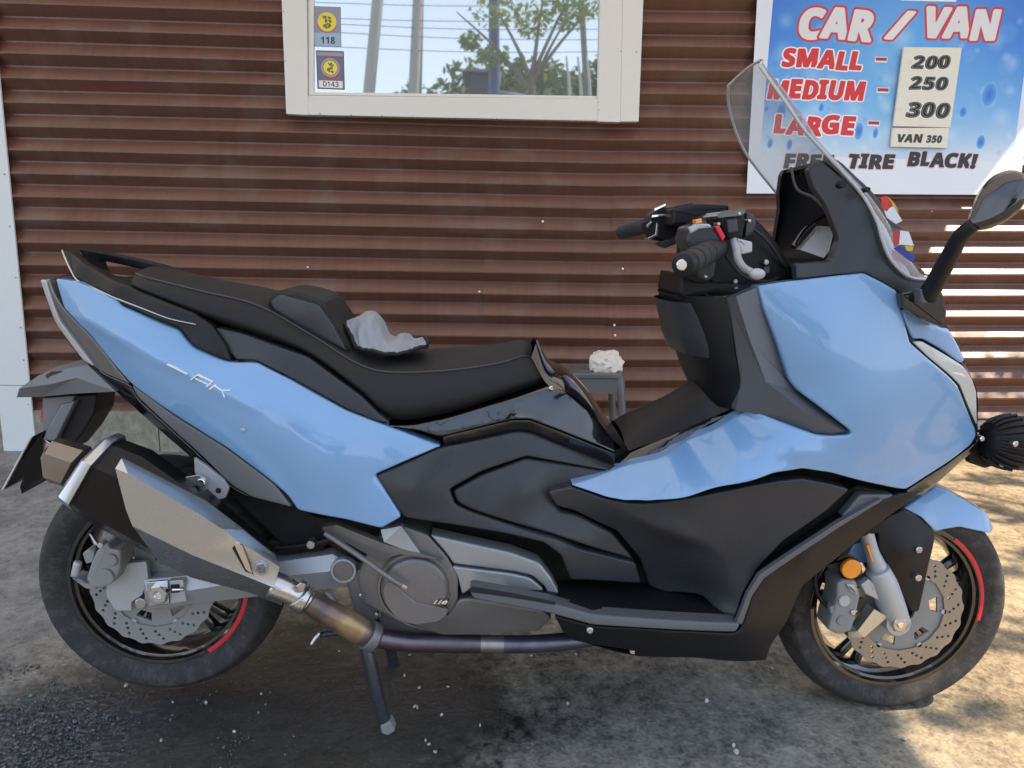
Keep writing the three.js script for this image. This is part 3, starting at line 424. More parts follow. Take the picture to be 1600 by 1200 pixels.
/* ------------------------------------------------ what the window mirrors: the far side of the yard */
const EV = V3(EYE.x, EYE.y, 2 * (ZW + 0.03) - EYE.z);
function across(px, py, z) { const w = at(px, py, ZW + 0.03), d = w.sub(EV); return EV.clone().addScaledVector(d, (z - EV.z) / d.z); }
{
  const conc = S({ color: lin(0.46, 0.43, 0.38), roughness: 0.85, bumpMap: pebble, bumpScale: 0.003 });
  const pole = (name, a, b, z, r, mat, label, cat, extra) => {
    const g = thing(name, label, cat), A = across(a[0], a[1], z), B = across(b[0], b[1], z), d = B.clone().sub(A).normalize(), base = A.clone().addScaledVector(d, -A.y / d.y - 0.05 / d.y), top = A.clone().addScaledVector(d, (10.5 - A.y) / d.y);
    mesh('shaft', sweep([base, base.clone().lerp(top, 0.5), top], [r * 1.15, r, r * 0.8], 12, 16), mat, g);
    if (extra) mesh('cross_arm', boxGeo(1.6, 0.12, 0.1, top.x, top.y - 0.7, top.z - r), mat, g); return top;
  };
  pole('utility_pole', [576, 150], [590, 0], 15, 0.15, conc, 'thick pale concrete utility pole standing alone across the yard', 'pole', true);
  pole('utility_pole', [646, 150], [653, 0], 15.5, 0.14, conc, 'pale concrete utility pole with a thin steel post beside it', 'pole', true);
  pole('steel_post', [656, 150], [659, 20], 16, 0.05, S({ color: lin(0.2, 0.22, 0.2), roughness: 0.6, metalness: 0.5 }), 'thin dark steel post close beside the concrete pole', 'post');
  pole('painted_post', [772, 140], [772, 20], 12, 0.12, S({ color: lin(0.07, 0.10, 0.22), roughness: 0.6 }), 'dark blue painted post beside the leafy tree', 'post');
  pole('timber_pole', [917, 150], [909, 10], 17, 0.09, S({ color: lin(0.16, 0.18, 0.13), roughness: 0.8 }), 'slim greenish timber pole behind the trees', 'pole', true);
  const wireM = S({ color: lin(0.03, 0.03, 0.035), roughness: 0.6 });
  for (const [a, b, n] of [[24, 27, 0], [42, 62, 1], [0, 3, 2], [66, 80, 3], [30, 45, 4]]) { const A = across(380, a, 15), B = across(1040, b, 16), C = A.clone().lerp(B, 0.5); C.y -= 0.12; tag(mesh('overhead_wire', sweep([A, C, B], [0.009, 0.009, 0.009], 20, 6), wireM), 'thin black overhead wire strung between the utility poles', 'wire', 'wires across the yard'); }
  const leafM = (r, g, b) => PH({ color: lin(r, g, b), roughness: 0.85, side: THREE.DoubleSide, transmission: 0.35, thickness: 0 });
  function leaves(clumps, n, size, flat = 0.8) {
    const pos = [], idx = []; for (const [cx, cy, cz, rx, ry, rz] of clumps) for (let i = 0; i < n; i++) {
      let x, y, z; do { x = 2 * rnd() - 1; y = 2 * rnd() - 1; z = 2 * rnd() - 1; } while (x * x + y * y + z * z > 1 || rnd() > 0.25 + 0.75 * (x * x + y * y + z * z));
      const c = V3(cx + x * rx, cy + y * ry, cz + z * rz), u = V3(rnd() - 0.5, (rnd() - 0.5) * flat, rnd() - 0.5).normalize(), v = u.clone().cross(V3(rnd() - 0.5, rnd() - 0.5, rnd() - 0.5)).normalize(), s = size * (0.6 + 0.8 * rnd()), k = pos.length / 3;
      for (const [p, q] of [[-1, 0], [0, -0.45], [1, 0], [0, 0.45]]) pos.push(c.x + (u.x * p + v.x * q) * s, c.y + (u.y * p + v.y * q) * s, c.z + (u.z * p + v.z * q) * s); idx.push(k, k + 1, k + 2, k, k + 2, k + 3);
    } return geoFrom(pos, idx);
  }
  const bark = S({ color: lin(0.17, 0.14, 0.10), roughness: 0.9 });
  function tree(label, base, H, limbs, clumps, n, size, lm, r = 0.12, group) {
    const g = thing('yard_tree', label, 'tree', group), top = V3(base.x, H, base.z);
    const list = [sweep([base, base.clone().lerp(top, 0.5).add(V3(0.08, 0, 0.05)), top], [r, r * 0.8, r * 0.55], 10, 9)];
    for (const l of limbs) list.push(sweep([top.clone().add(V3(0, -l[3], 0)), top.clone().add(V3(l[0] * 0.5, l[1] * 0.55 - l[3] * 0.4, l[2] * 0.5)), top.clone().add(V3(l[0], l[1], l[2]))], [r * 0.5, r * 0.32, r * 0.12], 8, 6));
    mesh('trunk', plainMerge(list), bark, g); mesh('crown', leaves(clumps, n, size), lm, g); return g;
  }
  { // leafy young tree seen in the glass
    const c = across(832, 118, 11), mk = (px, py, r) => { const p = across(px, py, 11); return [p.x, p.y, p.z + (rnd() - 0.5), r, r * 0.7, r]; };
    tree('slender tree with bare forked branches and light green leaf tufts', V3(c.x, 0, 11), c.y, [[-0.9, 1.5, 0.2, 0.1], [0.2, 1.7, -0.3, 0], [1.3, 1.5, 0.3, 0.1], [0.7, 1.1, -0.5, 0.2], [-1.6, 1.3, 0.4, 0.3], [1.0, 2.0, 0, 0]], [mk(770, 15, 0.5), mk(830, 12, 0.55), mk(880, 10, 0.55), mk(835, 30, 0.4), mk(890, 30, 0.4), mk(735, 60, 0.25), mk(905, 5, 0.5), mk(765, 85, 0.3)], 130, 0.075, leafM(0.22, 0.30, 0.07), 0.1);
  }
  for (const [px, py, z, w, lab] of [[800, 82, 19, 2.2, 'dense rounded tree behind the dark shed'], [845, 88, 20, 2.4, 'dense rounded tree behind the white roof'], [890, 90, 21, 2.4, 'dense rounded tree behind the slim pale stems'], [955, 84, 21, 2.4, 'dense rounded tree at the end of the tree line'], [728, 104, 20, 1.9, 'low bushy tree left of the dark shed'], [680, 120, 22, 1.7, 'low bushy tree behind the concrete poles']]) {
    const p = across(px, py, z), cl = []; for (let i = 0; i < 8; i++) cl.push([p.x + (rnd() - 0.5) * w * 1.6, p.y - 0.9 - 1.9 * rnd(), p.z + (rnd() - 0.5) * 1.5, w * 0.55, w * 0.5, w * 0.5]);
    tree(lab, V3(p.x, 0, z), p.y - 1.8, [[0.8, 0.6, 0.3, 0.3], [-0.8, 0.7, 0.2, 0.2]], cl, 330, 0.17, leafM(0.10, 0.155, 0.035), 0.18, 'tree line across the yard');
  }
  for (const px of [890, 908, 922]) { const a = across(px, 150, 14), b = across(px - 5, 88, 14), g = tag(mesh('pale_stem', sweep([V3(a.x, 0, 14), a, b], [0.05, 0.045, 0.025], 10, 7), S({ color: lin(0.55, 0.52, 0.45), roughness: 0.8 })), 'bare pale tree stem standing before the dense tree line', 'tree stem', 'pale stems before the tree line'); }
  { // shed and low house
    const a = across(733, 150, 15), b = across(775, 112, 15), g = thing('dark_shed', 'tall dark grey shed standing before the trees across the yard', 'shed');
    mesh('wall', boxGeo(b.x - a.x, b.y, 1.6, (a.x + b.x) / 2, b.y / 2, 16), S({ color: lin(0.05, 0.055, 0.075), roughness: 0.8 }), g); mesh('roof', boxGeo(b.x - a.x + 0.3, 0.06, 1.9, (a.x + b.x) / 2, b.y + 0.03, 16), M.engine, g);
    const c = across(778, 150, 15), d = across(842, 134, 15), h = thing('low_house', 'low house with a pale sloping sheet metal roof across the yard', 'house');
    mesh('wall', boxGeo(d.x - c.x - 0.2, c.y - 0.1, 3, (c.x + d.x) / 2, (c.y - 0.1) / 2, 17.2), S({ color: lin(0.22, 0.30, 0.42), roughness: 0.8 }), h);
    mesh('roof', geoFrom([c.x - 0.1, d.y, 15.6, d.x - 0.3, c.y + 0.1, 15.2, d.x + 0.1, c.y + 0.1, 18.9, c.x - 0.1, d.y + 0.1, 18.9, c.x - 0.1, d.y - 0.06, 15.6, d.x - 0.3, c.y + 0.04, 15.2], [0, 2, 1, 0, 3, 2, 0, 1, 4, 1, 5, 4]), S({ color: lin(0.62, 0.58, 0.52), roughness: 0.6, side: THREE.DoubleSide }), h);
    mesh('window', boxGeo(0.5, 0.5, 0.05, (c.x + d.x) / 2, c.y * 0.6, 15.68), M.gloss, h);
  }
  { // roadside tree whose leaves break up the sun on the right of the bay
    const cl = [[4.25, 4.3, 0.48, 0.52, 0.05, 0.07], [4.0, 4.3, 1.27, 0.36, 0.05, 0.06], [4.2, 4.35, 0.90, 0.45, 0.05, 0.10], [4.75, 4.3, -0.15, 0.6, 0.05, 0.13], [5.3, 4.3, -0.6, 0.45, 0.05, 0.1], [5.1, 4.3, -1.02, 0.4, 0.07, 0.12], [4.9, 4.35, 0.35, 0.35, 0.05, 0.08], [4.6, 4.3, 1.45, 0.3, 0.05, 0.08], [5.6, 4.2, 0.5, 0.4, 0.1, 0.3]];
    tree('small tree with flat layered leaf sprays growing beside the bay', V3(6.6, 0, 1.8), 3.7, [[-1.6, 0.7, -1.2, 0.2], [-2.2, 0.9, -0.2, 0.1], [-1.2, 0.5, -2.2, 0.3], [-2.0, 0.4, -2.4, 0.2], [-0.8, 1, 0, 0]], cl, 60, 0.065, leafM(0.09, 0.15, 0.03), 0.09);
  }
}
console.log('setting ready');

/* ------------------------------------------------ the scooter */
const sc = thing('maxi_scooter', 'light blue maxi scooter with black trim parked on its centre stand', 'scooter');
const AXR = V3(-0.712, 0.324, 0), AXF = V3(0.964, 0.264, 0);
function wheel(name, C, r, half, rimR, tapes, discZ, discR, discMat, groove) {
  const w = sub(name, sc);
  { // tyre with cut tread grooves
    const NA = 420, prof = []; const np = 44;
    for (let k = 0; k <= np; k++) { const t = k / np * 2 - 1, s = Math.abs(t); let z, q; if (s < 0.70) { const a = s / 0.70 * 1.18; z = Math.sin(a) / Math.sin(1.18) * half; q = r - (1 - Math.cos(a)) / (1 - Math.cos(1.18)) * (r - rimR) * 0.42; } else { const u = (s - 0.70) / 0.30; z = half * (1 - 0.22 * u * u + 0.015 * Math.sin(u * 3.1)); q = mix(r - (r - rimR) * 0.42, rimR - 0.004, u); } prof.push([Math.sign(t) * z, q, s]); }
    const pos = [], idx = [], uv = [];
    for (let i = 0; i <= NA; i++) { const a = i / NA * Math.PI * 2; prof.forEach(([z, q, s], k) => {
      let d = 0; if (groove) { const side = z > 0 ? 0 : 0.5; const ph = ((i / NA * 26 + side - 1.5 * s + 20) % 1); if (s > 0.10 && s < 0.60 && ph < 0.13) d = 0.005 * sm(0.10, 0.15, s) * sm(0.60, 0.55, s) * sm(0, 0.03, ph) * sm(0.13, 0.10, ph); }
      if (s > 0.8 && s < 0.83) d = 0.0012; const R = q - d; pos.push(C.x + R * Math.cos(a), C.y + R * Math.sin(a), z); uv.push(i / NA * 4, k / np); }); }
    for (let i = 0; i < NA; i++) for (let k = 0; k < np; k++) { const a = i * (np + 1) + k, b = a + np + 1; idx.push(a, b, a + 1, a + 1, b, b + 1); }
    mesh('tyre', geoFrom(pos, idx, uv), M.tyre, w);
  }
  const lz = half * 0.80, L = pts => toCreasedNormals(new THREE.LatheGeometry(pts.map(p => new THREE.Vector2(p[0], p[1])), 96).toNonIndexed(), 0.5).rotateX(Math.PI / 2).translate(C.x, C.y, 0);
  const rim = mesh('rim', plainMerge([L([[rimR - 0.028, -lz * 0.4], [rimR - 0.020, -lz + 0.006], [rimR - 0.008, -lz], [rimR, -lz + 0.002], [rimR + 0.002, -lz + 0.006], [rimR - 0.002, 0], [rimR + 0.002, lz - 0.006], [rimR, lz - 0.002], [rimR - 0.004, lz], [rimR - 0.012, lz - 0.001], [rimR - 0.016, lz - 0.008], [rimR - 0.022, lz - 0.010], [rimR - 0.030, lz * 0.5], [rimR - 0.034, 0], [rimR - 0.028, -lz * 0.4]]),
    L([[0.022, -0.05], [0.045, -0.045], [0.05, -0.01], [0.05, 0.03], [0.042, 0.05], [0.022, 0.052], [0.022, -0.05]])]), M.rim, w);
  for (let k = 0; k < 5; k++) for (const o of [-0.13, 0.13]) {
    const a = k / 5 * 2 * Math.PI + 0.45, b = a + o, P0 = V3(C.x + 0.042 * Math.cos(a), C.y + 0.042 * Math.sin(a), 0.012), P1 = V3(C.x + (rimR - 0.03) * Math.cos(b), C.y + (rimR - 0.03) * Math.sin(b), 0.004);
    mesh('spoke', sweep([P0, P0.clone().lerp(P1, 0.5), P1], [0.016, 0.011, 0.013], 6, 8), M.rim, w);
  }
  const tp = (a0, a1) => { const n = 40, pos = [], idx = []; for (let i = 0; i <= n; i++) { const a = mix(a0, a1, i / n); for (const [q, z] of [[rimR - 0.0100, lz + 0.0002], [rimR - 0.0080, lz + 0.0010], [rimR - 0.003, lz + 0.0012], [rimR - 0.0005, lz + 0.0002]]) pos.push(C.x + q * Math.cos(a), C.y + q * Math.sin(a), z); } for (let i = 0; i < n; i++) for (let k = 0; k < 3; k++) { const a = i * 4 + k; idx.push(a, a + 1, a + 4, a + 1, a + 5, a + 4); } return geoFrom(pos, idx); };
  for (const [a0, a1] of tapes) mesh('rim_tape', tp(rad(a0), rad(a1)), M.red, w);
  { // wave-edged brake disc and its carrier
    const s = new THREE.Shape(); const N = 180; for (let i = 0; i <= N; i++) { const a = i / N * 2 * Math.PI, q = discR * (1 + 0.018 * Math.max(-0.6, Math.sin(a * 20))); s[i ? 'lineTo' : 'moveTo'](q * Math.cos(a), q * Math.sin(a)); }
    const hole = (x, y, rr) => { const h = new THREE.Path(); h.absarc(x, y, rr, 0, Math.PI * 2, true); s.holes.push(h); };
    hole(0, 0, discR * 0.70); for (let i = 0; i < 20; i++) for (const [q, o] of [[0.78, 0], [0.845, 0.1], [0.92, 0.2]]) hole(discR * q * Math.cos((i + o * 2.2) / 20 * 2 * Math.PI), discR * q * Math.sin((i + o * 2.2) / 20 * 2 * Math.PI), 0.0034);
    mesh('brake_disc', new THREE.ExtrudeGeometry(s, { depth: 0.005, bevelEnabled: false, curveSegments: 8 }).translate(C.x, C.y, discZ), discMat, w);
    const c = new THREE.Shape(); c.absarc(0, 0, discR * 0.715, 0, Math.PI * 2); const hh = new THREE.Path(); hh.absarc(0, 0, 0.03, 0, Math.PI * 2, true); c.holes.push(hh);
    for (let i = 0; i < 6; i++) { const a = i / 6 * 2 * Math.PI + 0.3, p = new THREE.Path(), q = discR * 0.47; p.moveTo(q * Math.cos(a - 0.28), q * Math.sin(a - 0.28)); p.lineTo(discR * 0.60 * Math.cos(a - 0.34), discR * 0.60 * Math.sin(a - 0.34)); p.lineTo(discR * 0.62 * Math.cos(a + 0.12), discR * 0.62 * Math.sin(a + 0.12)); p.lineTo(q * Math.cos(a + 0.1), q * Math.sin(a + 0.1)); c.holes.push(p); }
    mesh('disc_carrier', new THREE.ExtrudeGeometry(c, { depth: 0.006, bevelEnabled: false, curveSegments: 40 }).translate(C.x, C.y, discZ - 0.0065), M.castDusty, w);
    for (let i = 0; i < 6; i++) { const a = i / 6 * 2 * Math.PI; mesh('disc_bobbin', new THREE.CylinderGeometry(0.006, 0.006, 0.008, 12).rotateX(Math.PI / 2).translate(C.x + discR * 0.685 * Math.cos(a), C.y + discR * 0.685 * Math.sin(a), discZ + 0.001), M.cast, w); }
  }
  return w;
}
wheel('rear_wheel', AXR, 0.270, 0.076, 0.200, [[-58, -2], [8, 62]], 0.082, 0.132, M.castDusty, true);
const dustDisc = S({ color: lin(0.30, 0.27, 0.23), roughness: 0.55, metalness: 0.6, roughnessMap: smudge });
wheel('front_wheel', AXF, 0.268, 0.062, 0.206, [[-10, 55]], 0.072, 0.138, dustDisc, true);

/* --- frame core: dark under-structure behind the panels */
const core = sub('frame', sc);
slab('main_frame', core, M.core, [[120, 452], [200, 482], [300, 535], [420, 575], [600, 668], [700, 668], [850, 620], [950, 705], [1100, 668], [1165, 640], [1180, 560], [1180, 480], [1240, 455], [1350, 440], [1395, 470], [1470, 560], [1500, 650], [1480, 700], [1420, 740], [1330, 755], [1265, 800], [1222, 870], [1205, 940], [1190, 1015], [1000, 1008], [890, 975], [860, 950], [700, 955], [640, 850], [600, 812], [470, 780], [400, 722], [290, 640], [200, 580], [150, 520]], 0.10, -0.10, 0.004);
slab('inner_fender', core, M.core, [[300, 712], [400, 735], [470, 790], [520, 830], [500, 870], [440, 850], [400, 812], [350, 762]], 0.105, -0.105, 0.004);

/* --- tail */
panel('rear_side_panel', sc, M.blue, [[86, 435, .115], [120, 441, .12], [180, 466, .135], [190, 478, .14], [280, 515, .16], [289, 528, .163], [302, 542, .168], [362, 567, .178], [400, 567, .18], [455, 595, .185], [540, 642, .19], [597, 664, .19], [690, 697, .185], [635, 720, .205], [585, 742, .215], [627, 808, .225], [595, 826, .225], [540, 812, .222], [465, 797, .208], [450, 775, .207], [430, 757, .203], [405, 737, .198], [355, 700, .187], [275, 650, .163], [205, 600, .138], [180, 572, .13], [140, 522, .121], [100, 482, .115]],
  { both: 1, ctrl: [[140, 500, .136], [190, 527, .156], [250, 560, .177], [330, 600, .198], [400, 634, .213], [450, 652, .221], [540, 690, .222], [330, 640, .194], [450, 720, .222], [540, 750, .23], [330, 570, .183], [250, 525, .163]], lam: 4e-4, crease: [{ l: [[104, 484, .12], [190, 527, .156], [250, 560, .177], [330, 600, .198], [400, 636, .213], [440, 655, .22]], h: .006, w: .022 }], th: 0.03 });
panel('lower_side_trim', sc, M.trim, [[205, 601, .130], [275, 652, .155], [355, 702, .180], [405, 739, .190], [430, 759, .196], [456, 793, .199], [395, 778, .172], [365, 761, .165], [310, 708, .150], [247, 651, .136], [215, 621, .126]], { both: 1, th: 0.03, res: 0.009 });
panel('tail_underside', sc, M.gloss, [[146, 572, .085], [165, 585, .10], [204, 602, .118], [215, 623, .118], [247, 653, .128], [310, 711, .143], [362, 761, .155], [395, 779, .165], [358, 768, .14], [300, 717, .12], [225, 652, .1], [180, 612, .08]], { both: 1, th: 0.02, res: 0.009 });
{
  const tl = sub('tail_lamp', sc);
  panel('lamp_lens', tl, M.smoked, [[64, 438, .085], [76, 438, .10], [86, 462, .108], [100, 483, .11], [140, 523, .116], [180, 573, .124], [203, 601, .128], [165, 584, .105], [144, 572, .09], [130, 562, .088], [88, 502, .085]], { both: 1, th: 0.02, er: 0.003, res: 0.008 });
  panel('lamp_edge', tl, M.lens, [[62, 437, .088], [70, 437, .098], [92, 500, .100], [136, 558, .1], [147, 573, .098], [130, 563, .092], [86, 503, .088]], { both: 1, th: 0.02, er: 0.002, res: 0.006, dz: .006 });
  bridge('lamp_bar', tl, M.smoked, [[63, 438, .086], [87, 503, .086], [131, 563, .088], [146, 573, .085]], () => [-0.012, 0], 10, 2, 4);
}
{ // grab rails either side, tied together over the tail
  const gr = sub('grab_rail', sc);
  panel('rail_arm', gr, M.black, [[97, 392, .030], [104, 393, .032], [122, 405, .055], [142, 419, .078], [165, 433, .098], [206, 449, .12], [300, 489, .156], [330, 509, .166], [352, 540, .175], [361, 566, .18], [345, 562, .182], [303, 543, .178], [290, 527, .173], [281, 514, .170], [190, 476, .142], [180, 466, .136], [120, 438, .092], [108, 420, .062]], { th: 0.02, er: 0.006, res: 0.009, ctrl: [[180, 452, .128], [260, 485, .160], [120, 420, .078]] });
  panel('rail_arm', gr, M.black, [[120, 387, -.03], [127, 388, -.035], [170, 396, -.06], [215, 405, -.08], [256, 415, -.1], [300, 432, -.11], [290, 440, -.11], [222, 421, -.085], [160, 407.5, -.06], [157, 410, -.06], [166, 432, -.07], [150, 430, -.06], [142, 417, -.05], [130, 403, -.04]], { th: 0.02, er: 0.004, res: 0.008 });
  bridge('rail_tie', gr, M.black, [[99, 393, .028], [108, 412, .045], [121, 434, .08]], () => [0.0, 0], 10, 4, 3);
  bridge('tail_deck', gr, M.black, [[84, 434, .10], [104, 430, .07], [130, 439, .09], [165, 438, .098], [212, 450, .11]], () => [0, 0.002], 10, 3, 4);
  slab('deck_body', gr, M.core, [[110, 444], [160, 456], [215, 468], [320, 504], [350, 548], [300, 545], [190, 480], [130, 450]], 0.09, -0.09, 0.006, 0.004);
  tube('rail_trim', gr, M.steel, [[97, 391, .034, .0016], [103, 406, .05, .0018], [110, 421, .069, .0018], [121, 438, .096, .0018], [150, 452, .119, .0018], [181, 466, .139, .0016], [225, 483, .155, .0014], [265, 498, .17, .0012], [306, 507, .176, .001]], 60, 8);
}
{ // seat
  const st = sub('seat', sc);
  const seam = [[212, 428, .085], [225, 433, .1], [312, 455, .118], [400, 477, .126], [480, 520, .131], [555, 567, .136], [592, 580, .141], [680, 581, .145], [780, 568, .118], [818, 557, .085], [832, 560, .06]];
  const bot = [[208, 452, .108], [222, 458, .12], [312, 497, .142], [400, 527, .152], [480, 556, .158], [562, 616, .170], [612, 657, .176], [700, 648, .168], [780, 624, .145], [848, 600, .108], [857, 596, .08]];
  const cs = new THREE.CatmullRomCurve3(seam.map(q => at(...q)), false, 'centripetal'), cb = new THREE.CatmullRomCurve3(bot.map(q => at(...q)), false, 'centripetal'), N = 90;
  const topG = (() => { const pos = [], idx = [], nc = 26; for (let i = 0; i <= N; i++) { const p = cs.getPoint(i / N); const crown = 0.012 + 0.010 * sm(0.15, 0.4, i / N); for (let j = 0; j <= nc; j++) { const s = 1 - 2 * j / nc; pos.push(p.x, p.y + crown * (1 - Math.pow(Math.abs(s), 2.4)), p.z * s); } } for (let i = 0; i < N; i++) for (let j = 0; j < nc; j++) { const a = i * (nc + 1) + j, b = a + nc + 1; idx.push(a, a + 1, b, a + 1, b + 1, b); } for (let i = 0; i < idx.length; i += 3) { const t = idx[i]; idx[i] = idx[i + 1]; idx[i + 1] = t; } return geoFrom(pos, idx); })();
  mesh('seat_top', topG, M.seat, st);
  const sideG = (() => { const pos = [], idx = [], nc = 8; for (let i = 0; i <= N; i++) { const p = cs.getPoint(i / N), q = cb.getPoint(i / N); for (let j = 0; j <= nc; j++) { const t = j / nc, b = 0.012 * Math.sin(Math.PI * t); const roll = t > 0.8 ? -(t - 0.8) * 0.09 : 0; pos.push(mix(p.x, q.x, t), mix(p.y, q.y, t), mix(p.z, q.z, t) + b + roll); } } for (let i = 0; i < N; i++) for (let j = 0; j < nc; j++) { const a = i * (nc + 1) + j, b = a + nc + 1; idx.push(a, b, a + 1, a + 1, b, b + 1); } for (let i = 0; i < idx.length; i += 3) { const t = idx[i]; idx[i] = idx[i + 1]; idx[i + 1] = t; } return geoFrom(pos, idx); })();
  for (const i of []) void i;
  mesh('seat_side', sideG, M.seat, st); mesh('seat_side', mirrored(sideG), M.seat, st);
  for (const s of [1, -1]) { const P = cs.getPoints(60).map(p => V3(p.x, p.y + 0.0008, p.z * s)); mesh('piping', sweep(P, P.map(() => 0.0022), 120, 6), M.carbon, st); }
  bridge('seat_end', st, M.seat, [[212, 428, .085], [208, 440, .1], [208, 452, .108]], () => [-0.012, 0], 12, 2.5, 3);
  bridge('seat_nose', st, M.seat, [[832, 560, .06], [846, 580, .072], [857, 597, .08]], () => [0.012, 0], 12, 2.5, 3);
  // rider's back pad
  const pad = sub('back_pad', sc);
  mesh('pad_cushion', slabGeo([[416, 470], [424, 459], [434, 453], [470, 459], [502, 470], [528, 510], [551, 552], [546, 557], [480, 521], [418, 482]], 0.112, -0.112, 0.016, 0.014), M.seat, pad);
  panel('pad_side', pad, M.carbon, [[423, 472, .1155], [437, 460, .1155], [498, 477, .1155], [522, 512, .1155], [541, 548, .1155], [482, 516, .1155], [427, 483, .1155]], { th: 0.006, er: 0.002, res: 0.009, both: 1, ctrl: [[480, 490, .121]] });
}
panel('seat_side_cover', sc, M.matte, [[336, 512, .152], [380, 522, .158], [480, 558, .165], [565, 620, .176], [592, 647, .180], [610, 661, .181], [590, 659, .184], [540, 638, .184], [455, 591, .178], [400, 563, .173], [368, 562, .168], [350, 540, .160]], { both: 1, th: 0.03, res: 0.009, er: 0.003 });
/* --- tunnel between the seat and the leg shield */
{
  const tn = sub('centre_tunnel', sc);
  panel('tunnel_cover', tn, M.gloss, [[600, 666, .183], [640, 665, .182], [700, 653, .175], [780, 629, .158], [858, 604, .13], [885, 612, .128], [925, 645, .126], [960, 690, .122], [962, 708, .145], [875, 673, .165], [827, 655, .168], [800, 656, .172], [700, 680, .188], [688, 683, .19], [655, 673, .188]], { both: 1, th: 0.04, ctrl: [[800, 640, .168], [860, 640, .155]] });
  panel('cover_edge', tn, M.gloss, [[692, 684, .190], [700, 681, .189], [800, 657.5, .173], [827, 657, .169], [875, 675, .166], [962, 710, .146], [959, 728, .135], [830, 677, .155], [807, 674, .160], [740, 688, .172], [694, 698, .18]], { both: 1, th: 0.03, er: 0.0015, res: 0.008, rc: 0.002 });
  bridge('tunnel_top', tn, M.gloss, [[830, 558, .07], [858, 603, .125], [885, 612, .126], [925, 645, .124], [960, 690, .120], [985, 708, .12]], t => [0.015 * (1 - t), 0.035 * (1 - t * 0.5)], 16, 2.6, 5);
  bridge('floor_tunnel', tn, M.black, [[978, 706, .115], [1000, 698, .11], [1060, 675, .10], [1112, 652, .10], [1140, 640, .12]], t => [-0.03 * t, 0.030 + 0.03 * t], 16, 3, 5);
  panel('tunnel_side', tn, M.gloss, [[960, 728, .14], [985, 709, .125], [1060, 677, .115], [1112, 655, .105], [1152, 643, .125], [1073, 690, .125], [972, 733, .15]], { both: 1, th: 0.03, res: 0.01 });
  disc('lock_bolt', tn, M.chrome, 862, 607, .138, .12, .005, 16);
}
/* --- middle side covers and engine bay */
panel('side_cover', sc, M.matte, [[585, 743, .205], [637, 722, .2], [690, 700, .192], [740, 690, .182], [807, 675, .168], [830, 678, .165], [957, 729, .155], [976, 732, .16], [955, 735.5, .17], [822, 713, .18], [752, 737, .195], [702, 765, .21], [711, 789, .214], [736, 801, .217], [800, 822, .222], [872, 843, .222], [910, 860, .21], [993, 880, .19], [1002, 912, .18], [892, 906, .208], [877, 868, .226], [850, 848, .230], [800, 836, .230], [700, 819, .222], [632, 809, .214]], { both: 1, th: 0.03, res: 0.010, ctrl: [[650, 765, .218]] });
panel('side_cover_insert', sc, M.matte, [[708, 768, .208], [755, 742, .194], [822, 717, .18], [962, 738, .168], [897, 761, .18], [861, 772, .186], [874, 797, .19], [906, 805, .19], [957, 833, .186], [985, 868, .178], [990, 876, .18], [872, 838, .214], [800, 817, .218], [738, 797, .213], [716, 786, .212]], { both: 1, th: 0.03, res: 0.010, er: 0.005, ctrl: [[820, 765, .207]] });
